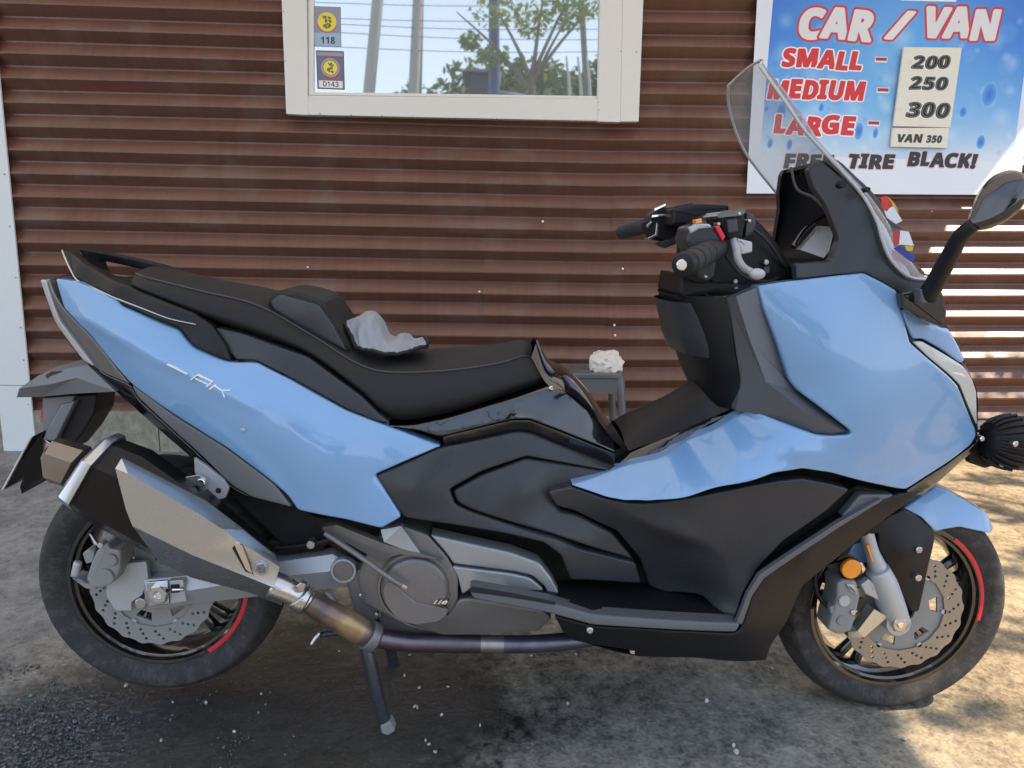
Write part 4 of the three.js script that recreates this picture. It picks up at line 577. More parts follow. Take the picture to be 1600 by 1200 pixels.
{
  const en = sub('engine', sc);
  panel('transmission_trim', en, M.engineLight, [[672, 836, .195], [800, 864, .206], [844, 881, .212], [862, 905, .215], [876, 933, .212], [857, 934, .21], [852, 917, .212], [832, 900, .21], [800, 893, .207], [708, 881, .2], [700, 868, .198]], { th: 0.04, er: 0.004, res: 0.009 });
  panel('transmission_plate', en, M.engineLight, [[706, 885, .196], [800, 897, .205], [829, 904, .207], [848, 920, .208], [853, 934, .206], [800, 930, .2], [735, 921, .197], [722, 930, .195], [716, 905, .195]], { th: 0.04, er: 0.004, res: 0.009 });
  panel('case_lower', en, M.engine, [[640, 975, .17], [700, 962, .19], [716, 938, .195], [735, 936, .195], [850, 955, .195], [863, 966, .19], [842, 986, .17], [760, 992, .165], [690, 993, .16]], { th: 0.06, er: 0.005, res: 0.01 });
  panel('case_arm', en, M.engine, [[590, 840, .17], [628, 822, .185], [668, 836, .19], [700, 872, .195], [716, 905, .197], [715, 938, .195], [704, 958, .19], [650, 970, .18], [600, 960, .17], [566, 942, .16], [558, 900, .16], [572, 868, .165]], { th: 0.07, er: 0.004, res: 0.01, ctrl: [[640, 870, .186]] });
  const p = at(648, 927, .215), L = q => toCreasedNormals(new THREE.LatheGeometry(q.map(a => new THREE.Vector2(a[0], a[1])), 72).toNonIndexed(), 0.35).rotateX(Math.PI / 2).translate(p.x, p.y, 0.16);
  const cv = mesh('variator_cover', L([[0.078, 0], [0.0795, 0.03], [0.077, 0.036], [0.073, 0.036], [0.071, 0.031], [0.0685, 0.031], [0.0665, 0.040], [0.062, 0.0445], [0.04, 0.048], [0, 0.049]]), M.engine, en);
  void cv;
  slab('cover_step', en, M.engine, [[604, 909], [614, 912], [650, 941], [700, 952], [698, 962], [684, 972], [650, 977], [620, 968], [602, 944], [598, 922]], .2115, .2, 0.002, 0.004);
  for (const q of [[[677, 944], [681, 938], [684, 938], [680, 944]], [[684, 944], [688, 938], [691, 938], [687, 944]], [[690, 941], [698, 938], [700, 941], [696, 945], [689, 944]]]) slab('cover_emblem', en, M.chrome, q, .215, .207, 0.0005);
  // swept bracket above the cover and its slim strut
  mesh('swept_bracket', facetGeo([[503, 824, .175], [526, 820, .18], [600, 850, .2], [692, 875, .205], [655, 871, .205], [625, 866, .2], [592, 876, .185], [545, 850, .18], [508, 832, .165]], [[0, 1, 7, 8], [1, 2, 6, 7], [2, 3, 4, 5, 6]], 0.02), M.engine, en);
  mesh('bracket_wall', facetGeo([[595, 828, .19], [627, 822, .195], [662, 872, .2], [640, 862, .202], [600, 847, .2]], [[0, 1, 2, 3, 4]], 0.02), M.engineLight, en);
  tube('stand_strut', en, M.engine, [[508, 833, .18, .006], [560, 868, .2, .006], [612, 905, .225, .0055], [628, 915, .228, .004]], 20, 8);
  slab('strut_clip', en, M.chrome, [[627, 912], [637, 917], [635, 922], [626, 917]], .229, .222, 0.001);
  slab('crankcase', en, M.engine, [[540, 905], [575, 880], [590, 930], [596, 965], [575, 975], [552, 955]], .15, -.1, 0.004);
  disc('case_bolt', en, M.chrome, 563, 932, .156, .14, .0045, 16); disc('case_bolt', en, M.steel, 588, 961, .17, .15, .004, 12);
  slab('drain_boss', en, M.engine, [[585, 950], [640, 975], [690, 990], [640, 995], [598, 985]], .14, -.1, 0.004);
  slab('case_web', en, M.core, [[490, 808], [600, 818], [640, 850], [600, 880], [560, 880], [510, 850]], .12, -.1, 0.004);
  slab('wire_loom', en, M.core, [[420, 845], [500, 850], [520, 870], [430, 868]], .1, .05, 0.004);
  tube('breather_hose', en, M.black, [[405, 858, .12, .008], [450, 856, .125, .008], [490, 850, .13, .008], [520, 842, .13, .008]], 16, 8);
  disc('hose_clamp', en, M.steel, 485, 852, .145, .12, .009, 14);
}
/* --- swing arm, rear brake */
{
  const sw = sub('swing_arm', sc);
  mesh('arm', facetGeo([[224, 906, .115], [300, 899, .122], [420, 880, .13], [520, 866, .135], [545, 880, .138], [548, 905, .138], [525, 918, .132], [420, 930, .12], [300, 943, .112], [228, 952, .11], [300, 922, .138], [420, 903, .148], [530, 891, .15], [232, 930, .13]], [[0, 1, 10, 13], [1, 2, 11, 10], [2, 3, 12, 11], [3, 4, 5, 6, 12], [12, 6, 7, 11], [11, 7, 8, 10], [10, 8, 9, 13], [13, 9, 0]], 0.04), M.cast, sw);
  slab('axle_plate', sw, M.brushed, [[229, 910], [262, 907], [264, 944], [232, 948]], .142, .135, 0.0015);
  slab('adjuster_block', sw, M.cast, [[264, 908], [286, 906], [291, 940], [266, 944]], .138, .12, 0.002);
  slab('adjuster_slot', sw, M.core, [[266, 914], [280, 913], [281, 926], [267, 927]], .1395, .13, 0.001);
  mesh('adjuster_bolt', tubeGeo([[268, 922, .142, .004], [276, 921, .142, .004], [287, 921, .142, .004]], 4, 8), M.chrome, sw);
  mesh('axle_nut', hexGeo(246, 930, .158, .142, .019), M.chrome, sw); disc('axle_washer', sw, M.steel, 246, 930, .146, .14, .022, 24);
  disc('pivot_cap', sw, M.engine, 536, 893, .160, .14, .021, 28); disc('pivot_ring', sw, M.cast, 536, 893, .156, .14, .027, 28);
  slab('arm_far', sw, M.cast, [[240, 905], [430, 875], [540, 880], [545, 910], [420, 925], [240, 945]], -.1, -.135, 0.004);
  const br = sub('rear_brake', sc);
  slab('carrier', br, M.cast, [[168, 905], [200, 880], [228, 878], [232, 905], [222, 930], [205, 942], [205, 955], [180, 955], [165, 930]], .112, .098, 0.002, 0.004);
  slab('caliper_body', br, M.castDusty, [[142, 880], [150, 862], [160, 852], [168, 850], [172, 858], [188, 860], [188, 888], [180, 908], [160, 920], [142, 918], [134, 905]], .15, .085, 0.005, 0.004);
  slab('caliper_ear', br, M.castDusty, [[112, 903], [124, 905], [134, 912], [150, 912], [150, 922], [134, 920], [120, 910]], .14, .1, 0.002, 0.003);
  slab('caliper_lug', br, M.castDusty, [[128, 865], [138, 858], [147, 862], [146, 878], [134, 882]], .146, .1, 0.003, 0.004);
  disc('piston_cap', br, M.castDusty, 163, 903, .158, .14, .018, 28); disc('piston_cap', br, M.castDusty, 172, 876, .157, .14, .013, 24); disc('guide_pin', br, M.cast, 156, 853, .152, .13, .006, 16);
  mesh('pad_spring', tubeGeo([[122, 878, .14, .008], [119, 890, .14, .008], [117, 900, .14, .008]], 6, 12), M.cast, br);
  tube('brake_hose', br, M.black, [[142, 836, .12, .004], [150, 848, .125, .005], [156, 856, .13, .005]], 8, 8);
  tube('bleed_nipple', br, M.steel, [[141, 834, .135, .002], [146, 842, .135, .004], [152, 852, .135, .006]], 6, 10);
  disc('pad_pin', br, M.steel, 219, 944, .12, .1, .012, 20);
}
/* --- exhaust */
{
  const ex = sub('exhaust', sc);
  const octo = (pts, z0, z1, n, mat, name) => { // tapered canister between two slanted octagonal sections
    const pos = [], idx = [], K = 8, ring = ([a, b], zN, zF, j) => { const A = at(...a, zN), B = at(...b, zN), mid = A.clone().lerp(B, 0.5), d = A.clone().sub(B), h = d.length() / 2, u = d.normalize(); for (const [p, q] of [[0.55, 1], [1, 0.35], [1, -0.35], [0.55, -1], [-0.55, -1], [-1, -0.35], [-1, 0.35], [-0.55, 1]]) { const z = mix(zF, zN, (q + 1) / 2); pos.push(mid.x + u.x * h * p, mid.y + u.y * h * p, z); } };
    pts.forEach((s, j) => ring(s, z0[j], z1[j], j)); for (let j = 0; j + 1 < pts.length; j++) for (let k = 0; k < K; k++) { const a = j * K + k, b = j * K + (k + 1) % K; idx.push(a, a + K, b, b, a + K, b + K); }
    for (const j of [0, pts.length - 1]) for (let k = 1; k + 1 < K; k++) j ? idx.push(j * K, j * K + k + 1, j * K + k) : idx.push(0, k, k + 1);
    for (let i = 0; i < idx.length; i += 3) { const t = idx[i]; idx[i] = idx[i + 1]; idx[i + 1] = t; }
    return mesh(name, toCreasedNormals(geoFrom(pos, idx).toNonIndexed(), mat === M.brushed ? 0.9 : 0.25), mat, ex);
  };
  octo([[[150, 702], [92, 808]], [[205, 724], [135, 838]], [[300, 790], [262, 903]], [[420, 870], [418, 936]]], [.258, .262, .258, .233], [.128, .124, .124, .162], 0, M.canister, 'canister');
  octo([[[140, 698], [75, 795]], [[145, 697], [78, 801]], [[156, 702], [93, 813]]], [.255, .266, .268], [.13, .119, .118], 0, M.brushed, 'end_cap');
  octo([[[72, 697], [61, 720]], [[70, 694], [66, 760]], [[118, 710], [88, 768]]], [.215, .22, .225], [.15, .145, .14], 0, M.bronze, 'outlet_box');
  const hs = M.brushed;
  mesh('heat_shield', facetGeo([[190, 716, .252], [320, 783, .252], [380, 828, .244], [430, 868, .230], [200, 740, .281], [316, 806, .284], [346, 826, .283], [207, 822, .279], [300, 867, .284], [428, 918, .252], [180, 732, .268], [197, 797, .279], [250, 880, .246], [300, 903, .240], [390, 926, .226], [440, 946, .216], [437, 886, .240], [372, 846, .268]],
    [[0, 1, 5, 4], [0, 4, 10], [10, 4, 5, 6, 8, 7, 11], [1, 2, 17, 6, 5], [2, 3, 16, 17], [6, 17, 16, 9, 8], [7, 8, 13, 12], [8, 9, 15, 14, 13]], 0.004, 0.42), hs, ex);
  slab('shield_slot', ex, M.core, [[352, 838], [363, 843], [396, 898], [383, 893]], .2685, .2655, 0.0005);
  slab('slot_step', ex, M.chrome, [[363, 845], [378, 852], [392, 890], [394, 897], [384, 890]], .2695, .267, 0.0005);
  disc('shield_cup', ex, M.steel, 407, 890, .262, .25, .0125, 28); mesh('shield_bolt', hexGeo(407, 890, .268, .258, .0085), M.engine, ex);
  tube('mid_joint', ex, M.steel, [[424, 912, .225, .026], [445, 920, .222, .026], [468, 932, .218, .024], [482, 941, .215, .023]], 14, 24);
  mesh('joint_clamp', tubeGeo([[466, 928, .218, .0285], [472, 934, .217, .030], [480, 938, .216, .0285]], 6, 24), M.steel, ex); slab('clamp_ear', ex, M.steel, [[462, 916], [470, 910], [478, 914], [474, 926], [466, 926]], .25, .235, 0.002);
  const ht = dataTex(512, 128, (u, v) => { const n = fbm(u * 14, v * 9, 4), w = u + 0.10 * (n - 0.5); const st = [[0, [.16, .12, .10]], [.18, [.11, .085, .08]], [.34, [.19, .13, .10]], [.50, [.34, .24, .13]], [.66, [.36, .25, .15]], [.78, [.15, .11, .12]], [1, [.085, .075, .085]]]; let k = 0; while (k < st.length - 2 && w > st[k + 1][0]) k++; const t = sm(st[k][0], st[k + 1][0], w); return st[k][1].map((q, i) => enc(mix(q, st[k + 1][1][i], t) * (0.8 + 0.4 * n))); });
  tube('link_pipe', ex, S({ map: ht, roughness: 0.45, metalness: 0.6, roughnessMap: smudge }), [[480, 939, .215, .022], [508, 955, .208, .026], [540, 972, .2, .028], [568, 988, .19, .027], [586, 996, .18, .024]], 40, 24);
  mesh('pipe_flange', tubeGeo([[574, 991, .186, .031], [580, 994, .184, .032], [588, 997, .181, .031]], 6, 24), M.engine, ex);
  tube('pipe_bracket', ex, M.engine, [[508, 925, .17, .008], [518, 936, .18, .008], [525, 955, .19, .008]], 8, 8);
  const hp = dataTex(512, 64, (u, v) => { const n = fbm(u * 20, v * 6, 4); const c = u > 0.42 && u < 0.5 ? [.30, .28, .26] : u > 0.5 ? [.15, .145, .19] : [.14, .12, .135]; return c.map(q => enc(q * (0.7 + 0.6 * n))); });
  tube('header_pipe', ex, S({ map: hp, roughness: 0.36, metalness: 0.85 }), [[584, 996, .182, .021], [640, 1003, .165, .020], [740, 1006, .15, .0195], [830, 1006, .14, .019], [900, 1000, .13, .019], [990, 985, .1, .019]], 60, 20);
  const mb = sub('exhaust_mount', sc);
  slab('mount_plate', mb, M.steel, [[275, 752], [287, 746], [310, 742], [322, 748], [320, 768], [316, 780], [300, 776], [274, 762]], .18, .172, 0.001, 0.002); slab('mount_plate', mb, M.cast, [[303, 715], [322, 728], [350, 750], [358, 762], [352, 778], [338, 782], [322, 772], [304, 738]], .165, .155, 0.001, 0.002);
  disc('mount_bolt', mb, M.chrome, 313, 755, .186, .178, .0085, 20); disc('mount_hole', mb, M.core, 341, 767, .1665, .16, .006, 16);
}
console.log('rear done');

/* --- plate hanger behind the tail */
{
  const ph = sub('plate_hanger', sc);
  mesh('hanger_shelf', facetGeo([[26, 621, .06], [30, 607, .075], [60, 587, .085], [76, 580, .088], [100, 577, .09], [137, 570, .09], [181, 612, .105], [117, 615, .085], [62, 620, .065], [80, 600, .095], [120, 590, .1]], [[0, 1, 9, 8], [1, 2, 3, 9], [3, 4, 10, 9], [4, 5, 10], [5, 6, 10], [6, 7, 10], [7, 8, 9, 10]], 0.03, 0.5), M.trim, ph);
  bridge('shelf_top', ph, M.trim, [[30, 607, .075], [60, 587, .085], [76, 580, .088], [100, 577, .09], [137, 570, .09]], () => [0, 0.004], 10, 3, 4);
  bridge('shelf_bottom', ph, M.black, [[26, 621, .06], [62, 620, .065], [117, 616, .085], [181, 613, .1]], () => [0, -0.004], 10, 3, 4);
  slab('lamp_window', ph, M.gloss, [[70, 586], [80, 580], [96, 579], [106, 584], [98, 590], [74, 593]], .091, .085, 0.001);
  slab('strut_back', ph, M.trim, [[66, 622], [116, 618], [112, 634], [95, 634], [80, 680], [66, 686]], .05, -.05, 0.003);
  slab('strut', ph, M.trim, [[95, 632], [117, 627], [100, 660], [86, 690], [66, 687]], .062, .04, 0.003);
  slab('strut_web', ph, M.black, [[117, 618], [151, 616], [147, 647], [128, 678], [105, 706], [82, 697], [100, 660]], .045, -.045, 0.003);
  slab('reflector', ph, M.red, [[63, 639], [66.5, 638], [68, 659], [64.5, 660]], .04, -.04, 0.001);
  slab('plate_bracket', ph, M.steel, [[55, 690], [66, 684], [82, 694], [78, 705], [64, 706]], .05, -.05, 0.002);
  const P = (x, y, z) => at(x, y, z), A = P(66, 675, .09), B = P(47, 684, -.09), C = P(1, 766, -.09), D = P(64, 748, .09); void B; void C; void D; void A;
  mesh('plate', facetGeo([[47, 684, .08], [67, 674, .06], [64, 700, .058], [65, 747, .05], [46, 758, .06], [34, 772, .068], [31, 760, .07], [38, 744, .068], [20, 756, .082], [5, 766, .09], [1, 765, .092]], [[0, 1, 2, 3, 4, 5, 6, 7, 8, 9, 10]], 0.16), M.black, ph);
  panel('plate_edge', ph, M.cast, [[46, 684, .083], [49, 684, .083], [5, 766, .094], [1, 766, .094]], { th: 0.004, er: 0.0008, res: 0.006, rc: 0.001 });
}
/* --- leg shield, front fairing */
bridge('leg_shield', sc, M.black, [[1139, 464, .19], [1142, 500, .195], [1148, 550, .2], [1156, 600, .2], [1150, 640, .14]], t => [-0.085 * (1 - 0.55 * t), -0.004], 24, 3.2, 6);
bridge('shield_top', sc, M.gloss, [[1139, 465, .19], [1148, 458, .185], [1180, 450, .18], [1230, 442, .17]], t => [-0.085 * (1 - t), 0.0], 24, 3.2, 5);
bridge('glove_box_lid', sc, M.matte, [[1128, 476, .168], [1130, 505, .172], [1132, 540, .174], [1134, 562, .172]], t => [-0.088 * (1 - 0.25 * t), -0.002], 24, 3.2, 5);
{
  const kp = sub('lock_panel', sc);
  panel('panel_plate', kp, M.gloss, [[1090, 476, .10], [1118, 470, .12], [1135, 463, .16], [1180, 452, .16], [1165, 470, .16], [1120, 476, .14]], { th: 0.02, er: 0.002, res: 0.007 });
  slab('fuel_flap', kp, M.steel, [[1100, 467], [1118, 458], [1122, 462], [1110, 468]], .12, .11, 0.001);
}
mesh('leg_shield_trim', facetGeo([[1139, 466, .20], [1150, 463, .222], [1182, 449, .205], [1192, 484, .205], [1212, 534, .205], [1231, 594, .203], [1244, 611, .205], [1328, 675, .228], [1300, 678, .232], [1272, 676, .228], [1200, 653, .205], [1172, 645, .19], [1150, 642, .17], [1157, 598, .20], [1142, 484, .20], [1172, 532, .238], [1197, 597, .245], [1260, 645, .246], [1316, 673, .238]],
  [[0, 1, 15, 16, 13, 14], [1, 2, 3, 4, 15], [4, 5, 6, 16, 15], [13, 16, 10, 11, 12], [16, 17, 9, 10], [17, 18, 8, 9], [6, 17, 16], [6, 7, 18, 17], [18, 7, 8]], 0.03, 0.42), M.satin, sc);
mesh('leg_shield_trim', mirrored(sc.children[sc.children.length - 1].geometry), M.satin, sc);
panel('front_side_fairing', sc, M.blue, [[1183, 447, .205], [1230, 440, .21], [1325, 429, .212], [1350, 426, .21], [1380, 441, .207], [1402, 454, .204], [1405, 475, .206], [1415, 507, .205], [1422, 535, .203], [1450, 560, .193], [1482, 587, .172], [1497, 603, .158], [1525, 672, .115], [1525, 683, .115], [1517, 696, .12], [1484, 721, .142], [1439, 750, .172], [1416, 765, .186], [1405, 764, .19], [1347, 752, .215], [1300, 739, .235], [1254, 732, .25], [1210, 739, .262], [1107, 766, .268], [1012, 783, .258], [978, 783, .252], [950, 778, .246], [892, 758, .215], [971, 730, .165], [1073, 688, .132], [1155, 645, .15], [1176, 643, .2], [1210, 655, .218], [1278, 680, .24], [1300, 682, .243], [1330, 680, .24], [1330, 674, .238], [1246, 610, .222], [1233, 594, .22], [1213, 532, .218], [1193, 482, .212]],
  { both: 1, th: 0.035, res: 0.011, lam: 1.2e-3, ctrl: [[1270, 500, .236], [1350, 500, .232], [1300, 560, .25], [1360, 580, .245], [1340, 640, .25], [1420, 640, .208], [1380, 710, .218], [1150, 705, .238], [1060, 740, .24], [1240, 700, .254]],
    crease: [{ l: [[1160, 652, .2], [1200, 690, .25], [1255, 705, .26], [1330, 722, .24]], h: .006, w: .03 }] });
{
  const hl = sub('headlight', sc);
  panel('headlight_lens', hl, M.lens, [[1426, 534, .196], [1440, 533, .19], [1470, 550, .172], [1505, 572, .14], [1519, 592, .12], [1526, 612, .105], [1527, 665, .105], [1500, 601, .148], [1484, 585, .164], [1451, 558, .186]], { both: 1, th: 0.02, er: 0.002, res: 0.008 });
  panel('headlight_bezel', hl, M.black, [[1414, 506, .196], [1420, 510, .192], [1428, 528, .188], [1452, 552, .18], [1486, 580, .158], [1502, 598, .142], [1529, 666, .1], [1527, 690, .1], [1515, 690, .108], [1490, 610, .145], [1450, 568, .178], [1424, 545, .19]], { both: 1, th: 0.03, er: 0.002, res: 0.009 });
}
panel('nose_panel', sc, M.blue, [[1406, 478, .2], [1440, 496, .188], [1470, 512, .172], [1482, 513, .16], [1497, 538, .14], [1508, 563, .125], [1502, 568, .135], [1472, 546, .168], [1442, 529, .188], [1427, 530, .194], [1417, 508, .2]], { both: 1, th: 0.02, res: 0.009 });
bridge('nose_cap', sc, M.blue, [[1478, 508, .15], [1497, 540, .132], [1508, 565, .12], [1520, 594, .11]], () => [0.03, 0], 18, 2, 5);
bridge('nose_grille', sc, M.black, [[1520, 594, .11], [1527, 614, .1], [1527, 668, .1], [1524, 692, .105], [1490, 722, .12], [1440, 760, .13]], () => [0.03, -0.005], 18, 2, 5);
panel('chin_strip', sc, M.gloss, [[1416, 768, .18], [1440, 752, .166], [1485, 723, .136], [1520, 697, .112], [1529, 688, .1], [1531, 694, .1], [1502, 722, .115], [1457, 762, .145], [1440, 774, .155], [1424, 774, .17]], { both: 1, th: 0.03, res: 0.009, er: 0.003 });
/* --- lower body: leg shield bottom, foot board, belly cover */
panel('leg_shield_lower', sc, M.matte, [[856, 769, .205], [892, 761, .215], [950, 781, .232], [985, 787, .238], [1020, 787, .24], [1110, 773, .245], [1210, 753, .238], [1254, 748, .232], [1300, 757, .222], [1328, 765, .212], [1290, 800, .215], [1225, 845, .225], [1185, 887, .225], [1163, 925, .228], [1148, 972, .23], [1128, 962, .215], [1100, 932, .165], [1040, 926, .14], [1015, 916, .14], [1000, 872, .17], [965, 830, .195], [900, 799, .205], [870, 791, .205]], { both: 1, th: 0.03, res: 0.012, ctrl: [[1000, 805, .235], [1060, 835, .225], [1130, 868, .215], [1100, 900, .18], [1160, 800, .23], [1060, 890, .165], [1020, 870, .17]], crease: [{ l: [[960, 800, .23], [1050, 826, .225], [1135, 868, .21]], h: .012, w: .035 }] });
for (const s of [1, -1]) { const g = slabGeo([[1180, 890], [1250, 800], [1340, 760], [1400, 770], [1350, 825], [1270, 885], [1220, 960], [1170, 980]], .165, .085, 0.003); mesh('frame_web', s > 0 ? g : mirrored(g), M.core, core); }
panel('front_facet', sc, M.satin, [[1345, 773, .2], [1398, 773, .185], [1372, 801, .19], [1328, 809, .205], [1316, 808, .208]], { both: 1, th: 0.02, res: 0.009 });
{
  const fb = sub('foot_board', sc);
  const mk = (a, b) => { const A = new THREE.CatmullRomCurve3(a.map(q => at(...q))), B = new THREE.CatmullRomCurve3(b.map(q => at(...q))), pos = [], idx = [], n = 30, m = 6; for (let i = 0; i <= n; i++) { const p = A.getPoint(i / n), q = B.getPoint(i / n); for (let j = 0; j <= m; j++) { const r = p.clone().lerp(q, j / m); pos.push(r.x, r.y + 0.0015 * (j % 2), r.z); } } for (let i = 0; i < n; i++) for (let j = 0; j < m; j++) { const c = i * (m + 1) + j, d = c + m + 1; idx.push(c, c + 1, d, c + 1, d + 1, d); } return geoFrom(pos, idx); };
  const g = mk([[760, 926, .268], [860, 944, .272], [930, 961, .275], [1040, 968, .273], [1150, 974, .262]], [[800, 925, .2], [890, 906, .135], [1000, 912, .12], [1060, 922, .12], [1110, 930, .13]]);
  mesh('foot_mat', g, M.black, fb); mesh('foot_mat', mirrored(g), M.black, fb);
  panel('board_edge', fb, M.satin, [[733, 922, .262], [740, 919, .262], [800, 930, .27], [855, 941, .274], [928, 961, .28], [1040, 969, .278], [1147, 974, .27], [1157, 976, .268], [1150, 988, .27], [1040, 984, .282], [926, 977, .284], [852, 957, .278], [740, 936, .266]], { both: 1, th: 0.035, er: 0.004, res: 0.009 });
  panel('heel_slot', fb, M.core, [[731, 923, .2665], [738, 918, .2665], [800, 928, .2735], [868, 942, .279], [868, 945, .279], [800, 934, .2735], [738, 926, .2665]], { th: 0.004, er: 0.001, res: 0.007, rc: 0.001 });
}
panel('belly_cover', sc, M.black, [[866, 962, .262], [926, 979, .276], [1040, 986, .276], [1150, 990, .264], [1160, 979, .262], [1173, 935, .258], [1191, 903, .252], [1240, 868, .24], [1310, 820, .222], [1350, 795, .206], [1400, 773, .186], [1424, 769, .176], [1440, 768, .165], [1407, 795, .176], [1350, 837, .19], [1290, 887, .2], [1256, 915, .206], [1238, 955, .206], [1228, 975, .206], [1205, 1010, .205], [1198, 1033, .205], [1090, 1029, .215], [990, 1026, .22], [985, 1017, .226], [937, 1009, .236], [897, 1002, .24], [882, 992, .246]], { both: 1, th: 0.04, res: 0.011, er: 0.005, ctrl: [[1190, 960, .245], [1260, 870, .236], [1330, 820, .214]] });
panel('fairing_lip', sc, M.satin, [[1150, 976, .266], [1160, 976, .266], [1175, 932, .262], [1194, 904, .256], [1243, 870, .244], [1312, 824, .226], [1380, 782, .202], [1376, 780, .204], [1308, 818, .228], [1238, 864, .246], [1187, 899, .258], [1168, 930, .264]], { both: 1, th: 0.012, er: 0.002, res: 0.007, rc: 0.002 });
disc('belly_bolt', sc, M.steel, 922, 986, .285, .26, .0065, 20); slab('belly_clip', sc, M.steel, [[984, 1017], [992, 1017], [992, 1023], [985, 1022]], .228, .2, 0.001);
bridge('belly_pan', sc, M.core, [[1198, 1030, .2], [1090, 1027, .21], [990, 1024, .21], [900, 1000, .2]], () => [0, -0.004], 8, 3, 3);
/* --- cockpit */
panel('cockpit_side', sc, M.matte, [[1264, 263, .085], [1284, 250, .105], [1322, 282, .145], [1350, 314, .176], [1370, 346, .186], [1378, 378, .192], [1390, 407, .198], [1420, 436, .2], [1452, 441, .188], [1440, 459, .192], [1408, 464, .202], [1402, 453, .206], [1380, 440, .21], [1350, 425, .212], [1325, 428, .213], [1245, 437, .207], [1243, 412, .2], [1300, 408, .19], [1312, 375, .18], [1292, 320, .135], [1272, 292, .105]], { both: 1, th: 0.02, res: 0.011 });
bridge('dash_face', sc, M.black, [[1266, 264, .08], [1290, 315, .125], [1308, 372, .17], [1296, 410, .18], [1244, 418, .19]], t => [0.05 * (1 - t) + 0.02, 0], 20, 2.4, 5);
bridge('dash_hood', sc, M.black, [[1264, 263, .083], [1284, 252, .103], [1322, 283, .143], [1350, 315, .174], [1376, 362, .186], [1392, 408, .192], [1448, 442, .18], [1470, 490, .16]], t => [0.05 + 0.05 * sm(0, 0.6, t) - 0.085 * sm(0.72, 1, t), 0.015], 24, 2.2, 5);
{
  const ds = sub('instrument', sc);
  mesh('instrument_screen', facetGeo([[1250, 390, .10], [1282, 353, .02], [1304, 355, .03], [1296, 392, .12], [1287, 403, .13]], [[0, 1, 2, 3, 4]], 0.02), PH({ color: lin(0.62, 0.63, 0.62), roughness: 0.12, clearcoat: 1, metalness: 0.3 }), ds);
  mesh('instrument_visor', tubeGeo([[1240, 385, .10, .005], [1258, 358, .05, .005], [1290, 335, .02, .005], [1308, 340, .06, .005]], 16, 8), M.gloss, ds);
  tube('screen_brace', ds, M.carbon, [[1236, 262, -.03, .003], [1246, 296, .02, .003], [1276, 312, .08, .004], [1300, 345, .12, .004], [1312, 392, .16, .004]], 20, 8);
}
{
  const ws = sub('windshield', sc);
  const near = [[1187, 103, .098], [1201, 122, .125], [1228, 160, .155], [1257, 203, .172], [1290, 240, .182], [1318, 270, .188], [1348, 305, .193], [1370, 345, .198], [1380, 378, .202], [1393, 406, .206], [1420, 432, .208], [1450, 437, .196]];
  const bow = t => [0.02 + 0.04 * sm(0, 0.25, t) + 0.045 * sm(0.4, 0.9, t), 0.024 * (1 - sm(0, 0.35, t))];
  mesh('screen', bridgeGeo(near, bow, 48, 3, 6), PH({ color: lin(0.80, 0.83, 0.86), roughness: 0.03, transmission: 0.76, thickness: 0, ior: 1.5 }), ws);
  const rimM = PH({ color: lin(0.42, 0.42, 0.41), roughness: 0.18, clearcoat: 1 });
  const C = new THREE.CatmullRomCurve3(near.map(q => at(...q)), false, 'centripetal'), P = C.getPoints(60), T = []; for (let j = 0; j <= 16; j++) { const s = 1 - j / 8, k = 1 - Math.pow(Math.abs(s), 3), b = bow(0); T.push(V3(P[0].x + b[0] * k, P[0].y + b[1] * k, P[0].z * s)); }
  mesh('screen_rim', plainMerge([sweep(P, P.map(() => 0.0032), 90, 8), sweep(P.map(p => V3(p.x, p.y, -p.z)), P.map(() => 0.0032), 90, 8), sweep(T, T.map(() => 0.003), 40, 8)]), rimM, ws);
  disc('screen_bolt', ws, M.black, 1318, 288, .19, .17, .007, 16); disc('screen_bolt', ws, M.black, 1357, 296, .2, .18, .005, 16);
  // two torn race-style stickers low on the screen
  const stick = (q, cols) => { const s = sub('screen_sticker', ws); q.forEach((o, i) => mesh('print_patch', facetGeo(o, [o.map((_, k) => k)], 0.0012), S({ color: cols[i], roughness: 0.4 }), s)); return s; };
  const z1 = .203, z2 = .207; const Z = (a, z) => a.map(p => [p[0], p[1], z]);
  stick([Z([[1376, 308], [1386, 306], [1394, 318], [1386, 330], [1379, 326]], z1), Z([[1387, 307], [1398, 318], [1405, 333], [1395, 322]], z1), Z([[1382, 330], [1396, 322], [1410, 345], [1400, 350], [1386, 340]], z1), Z([[1385, 342], [1400, 351], [1414, 360], [1396, 356]], z1)], [0xc5352f, 0xd9a62e, 0xd6d8de, 0x39424f]);
  stick([Z([[1395, 362], [1406, 360], [1404, 382], [1397, 386]], z2), Z([[1407, 360], [1420, 362], [1428, 384], [1405, 382]], z2), Z([[1396, 388], [1405, 383], [1430, 400], [1427, 412], [1414, 402]], z2), Z([[1394, 391], [1400, 391], [1424, 412], [1418, 417], [1396, 402]], z2), Z([[1414, 384], [1427, 385], [1426, 392], [1417, 392]], z2 + .001)], [0xb83a41, 0xdcdde4, 0x2d4190, 0xa88b96, 0xc9b52f]);
}
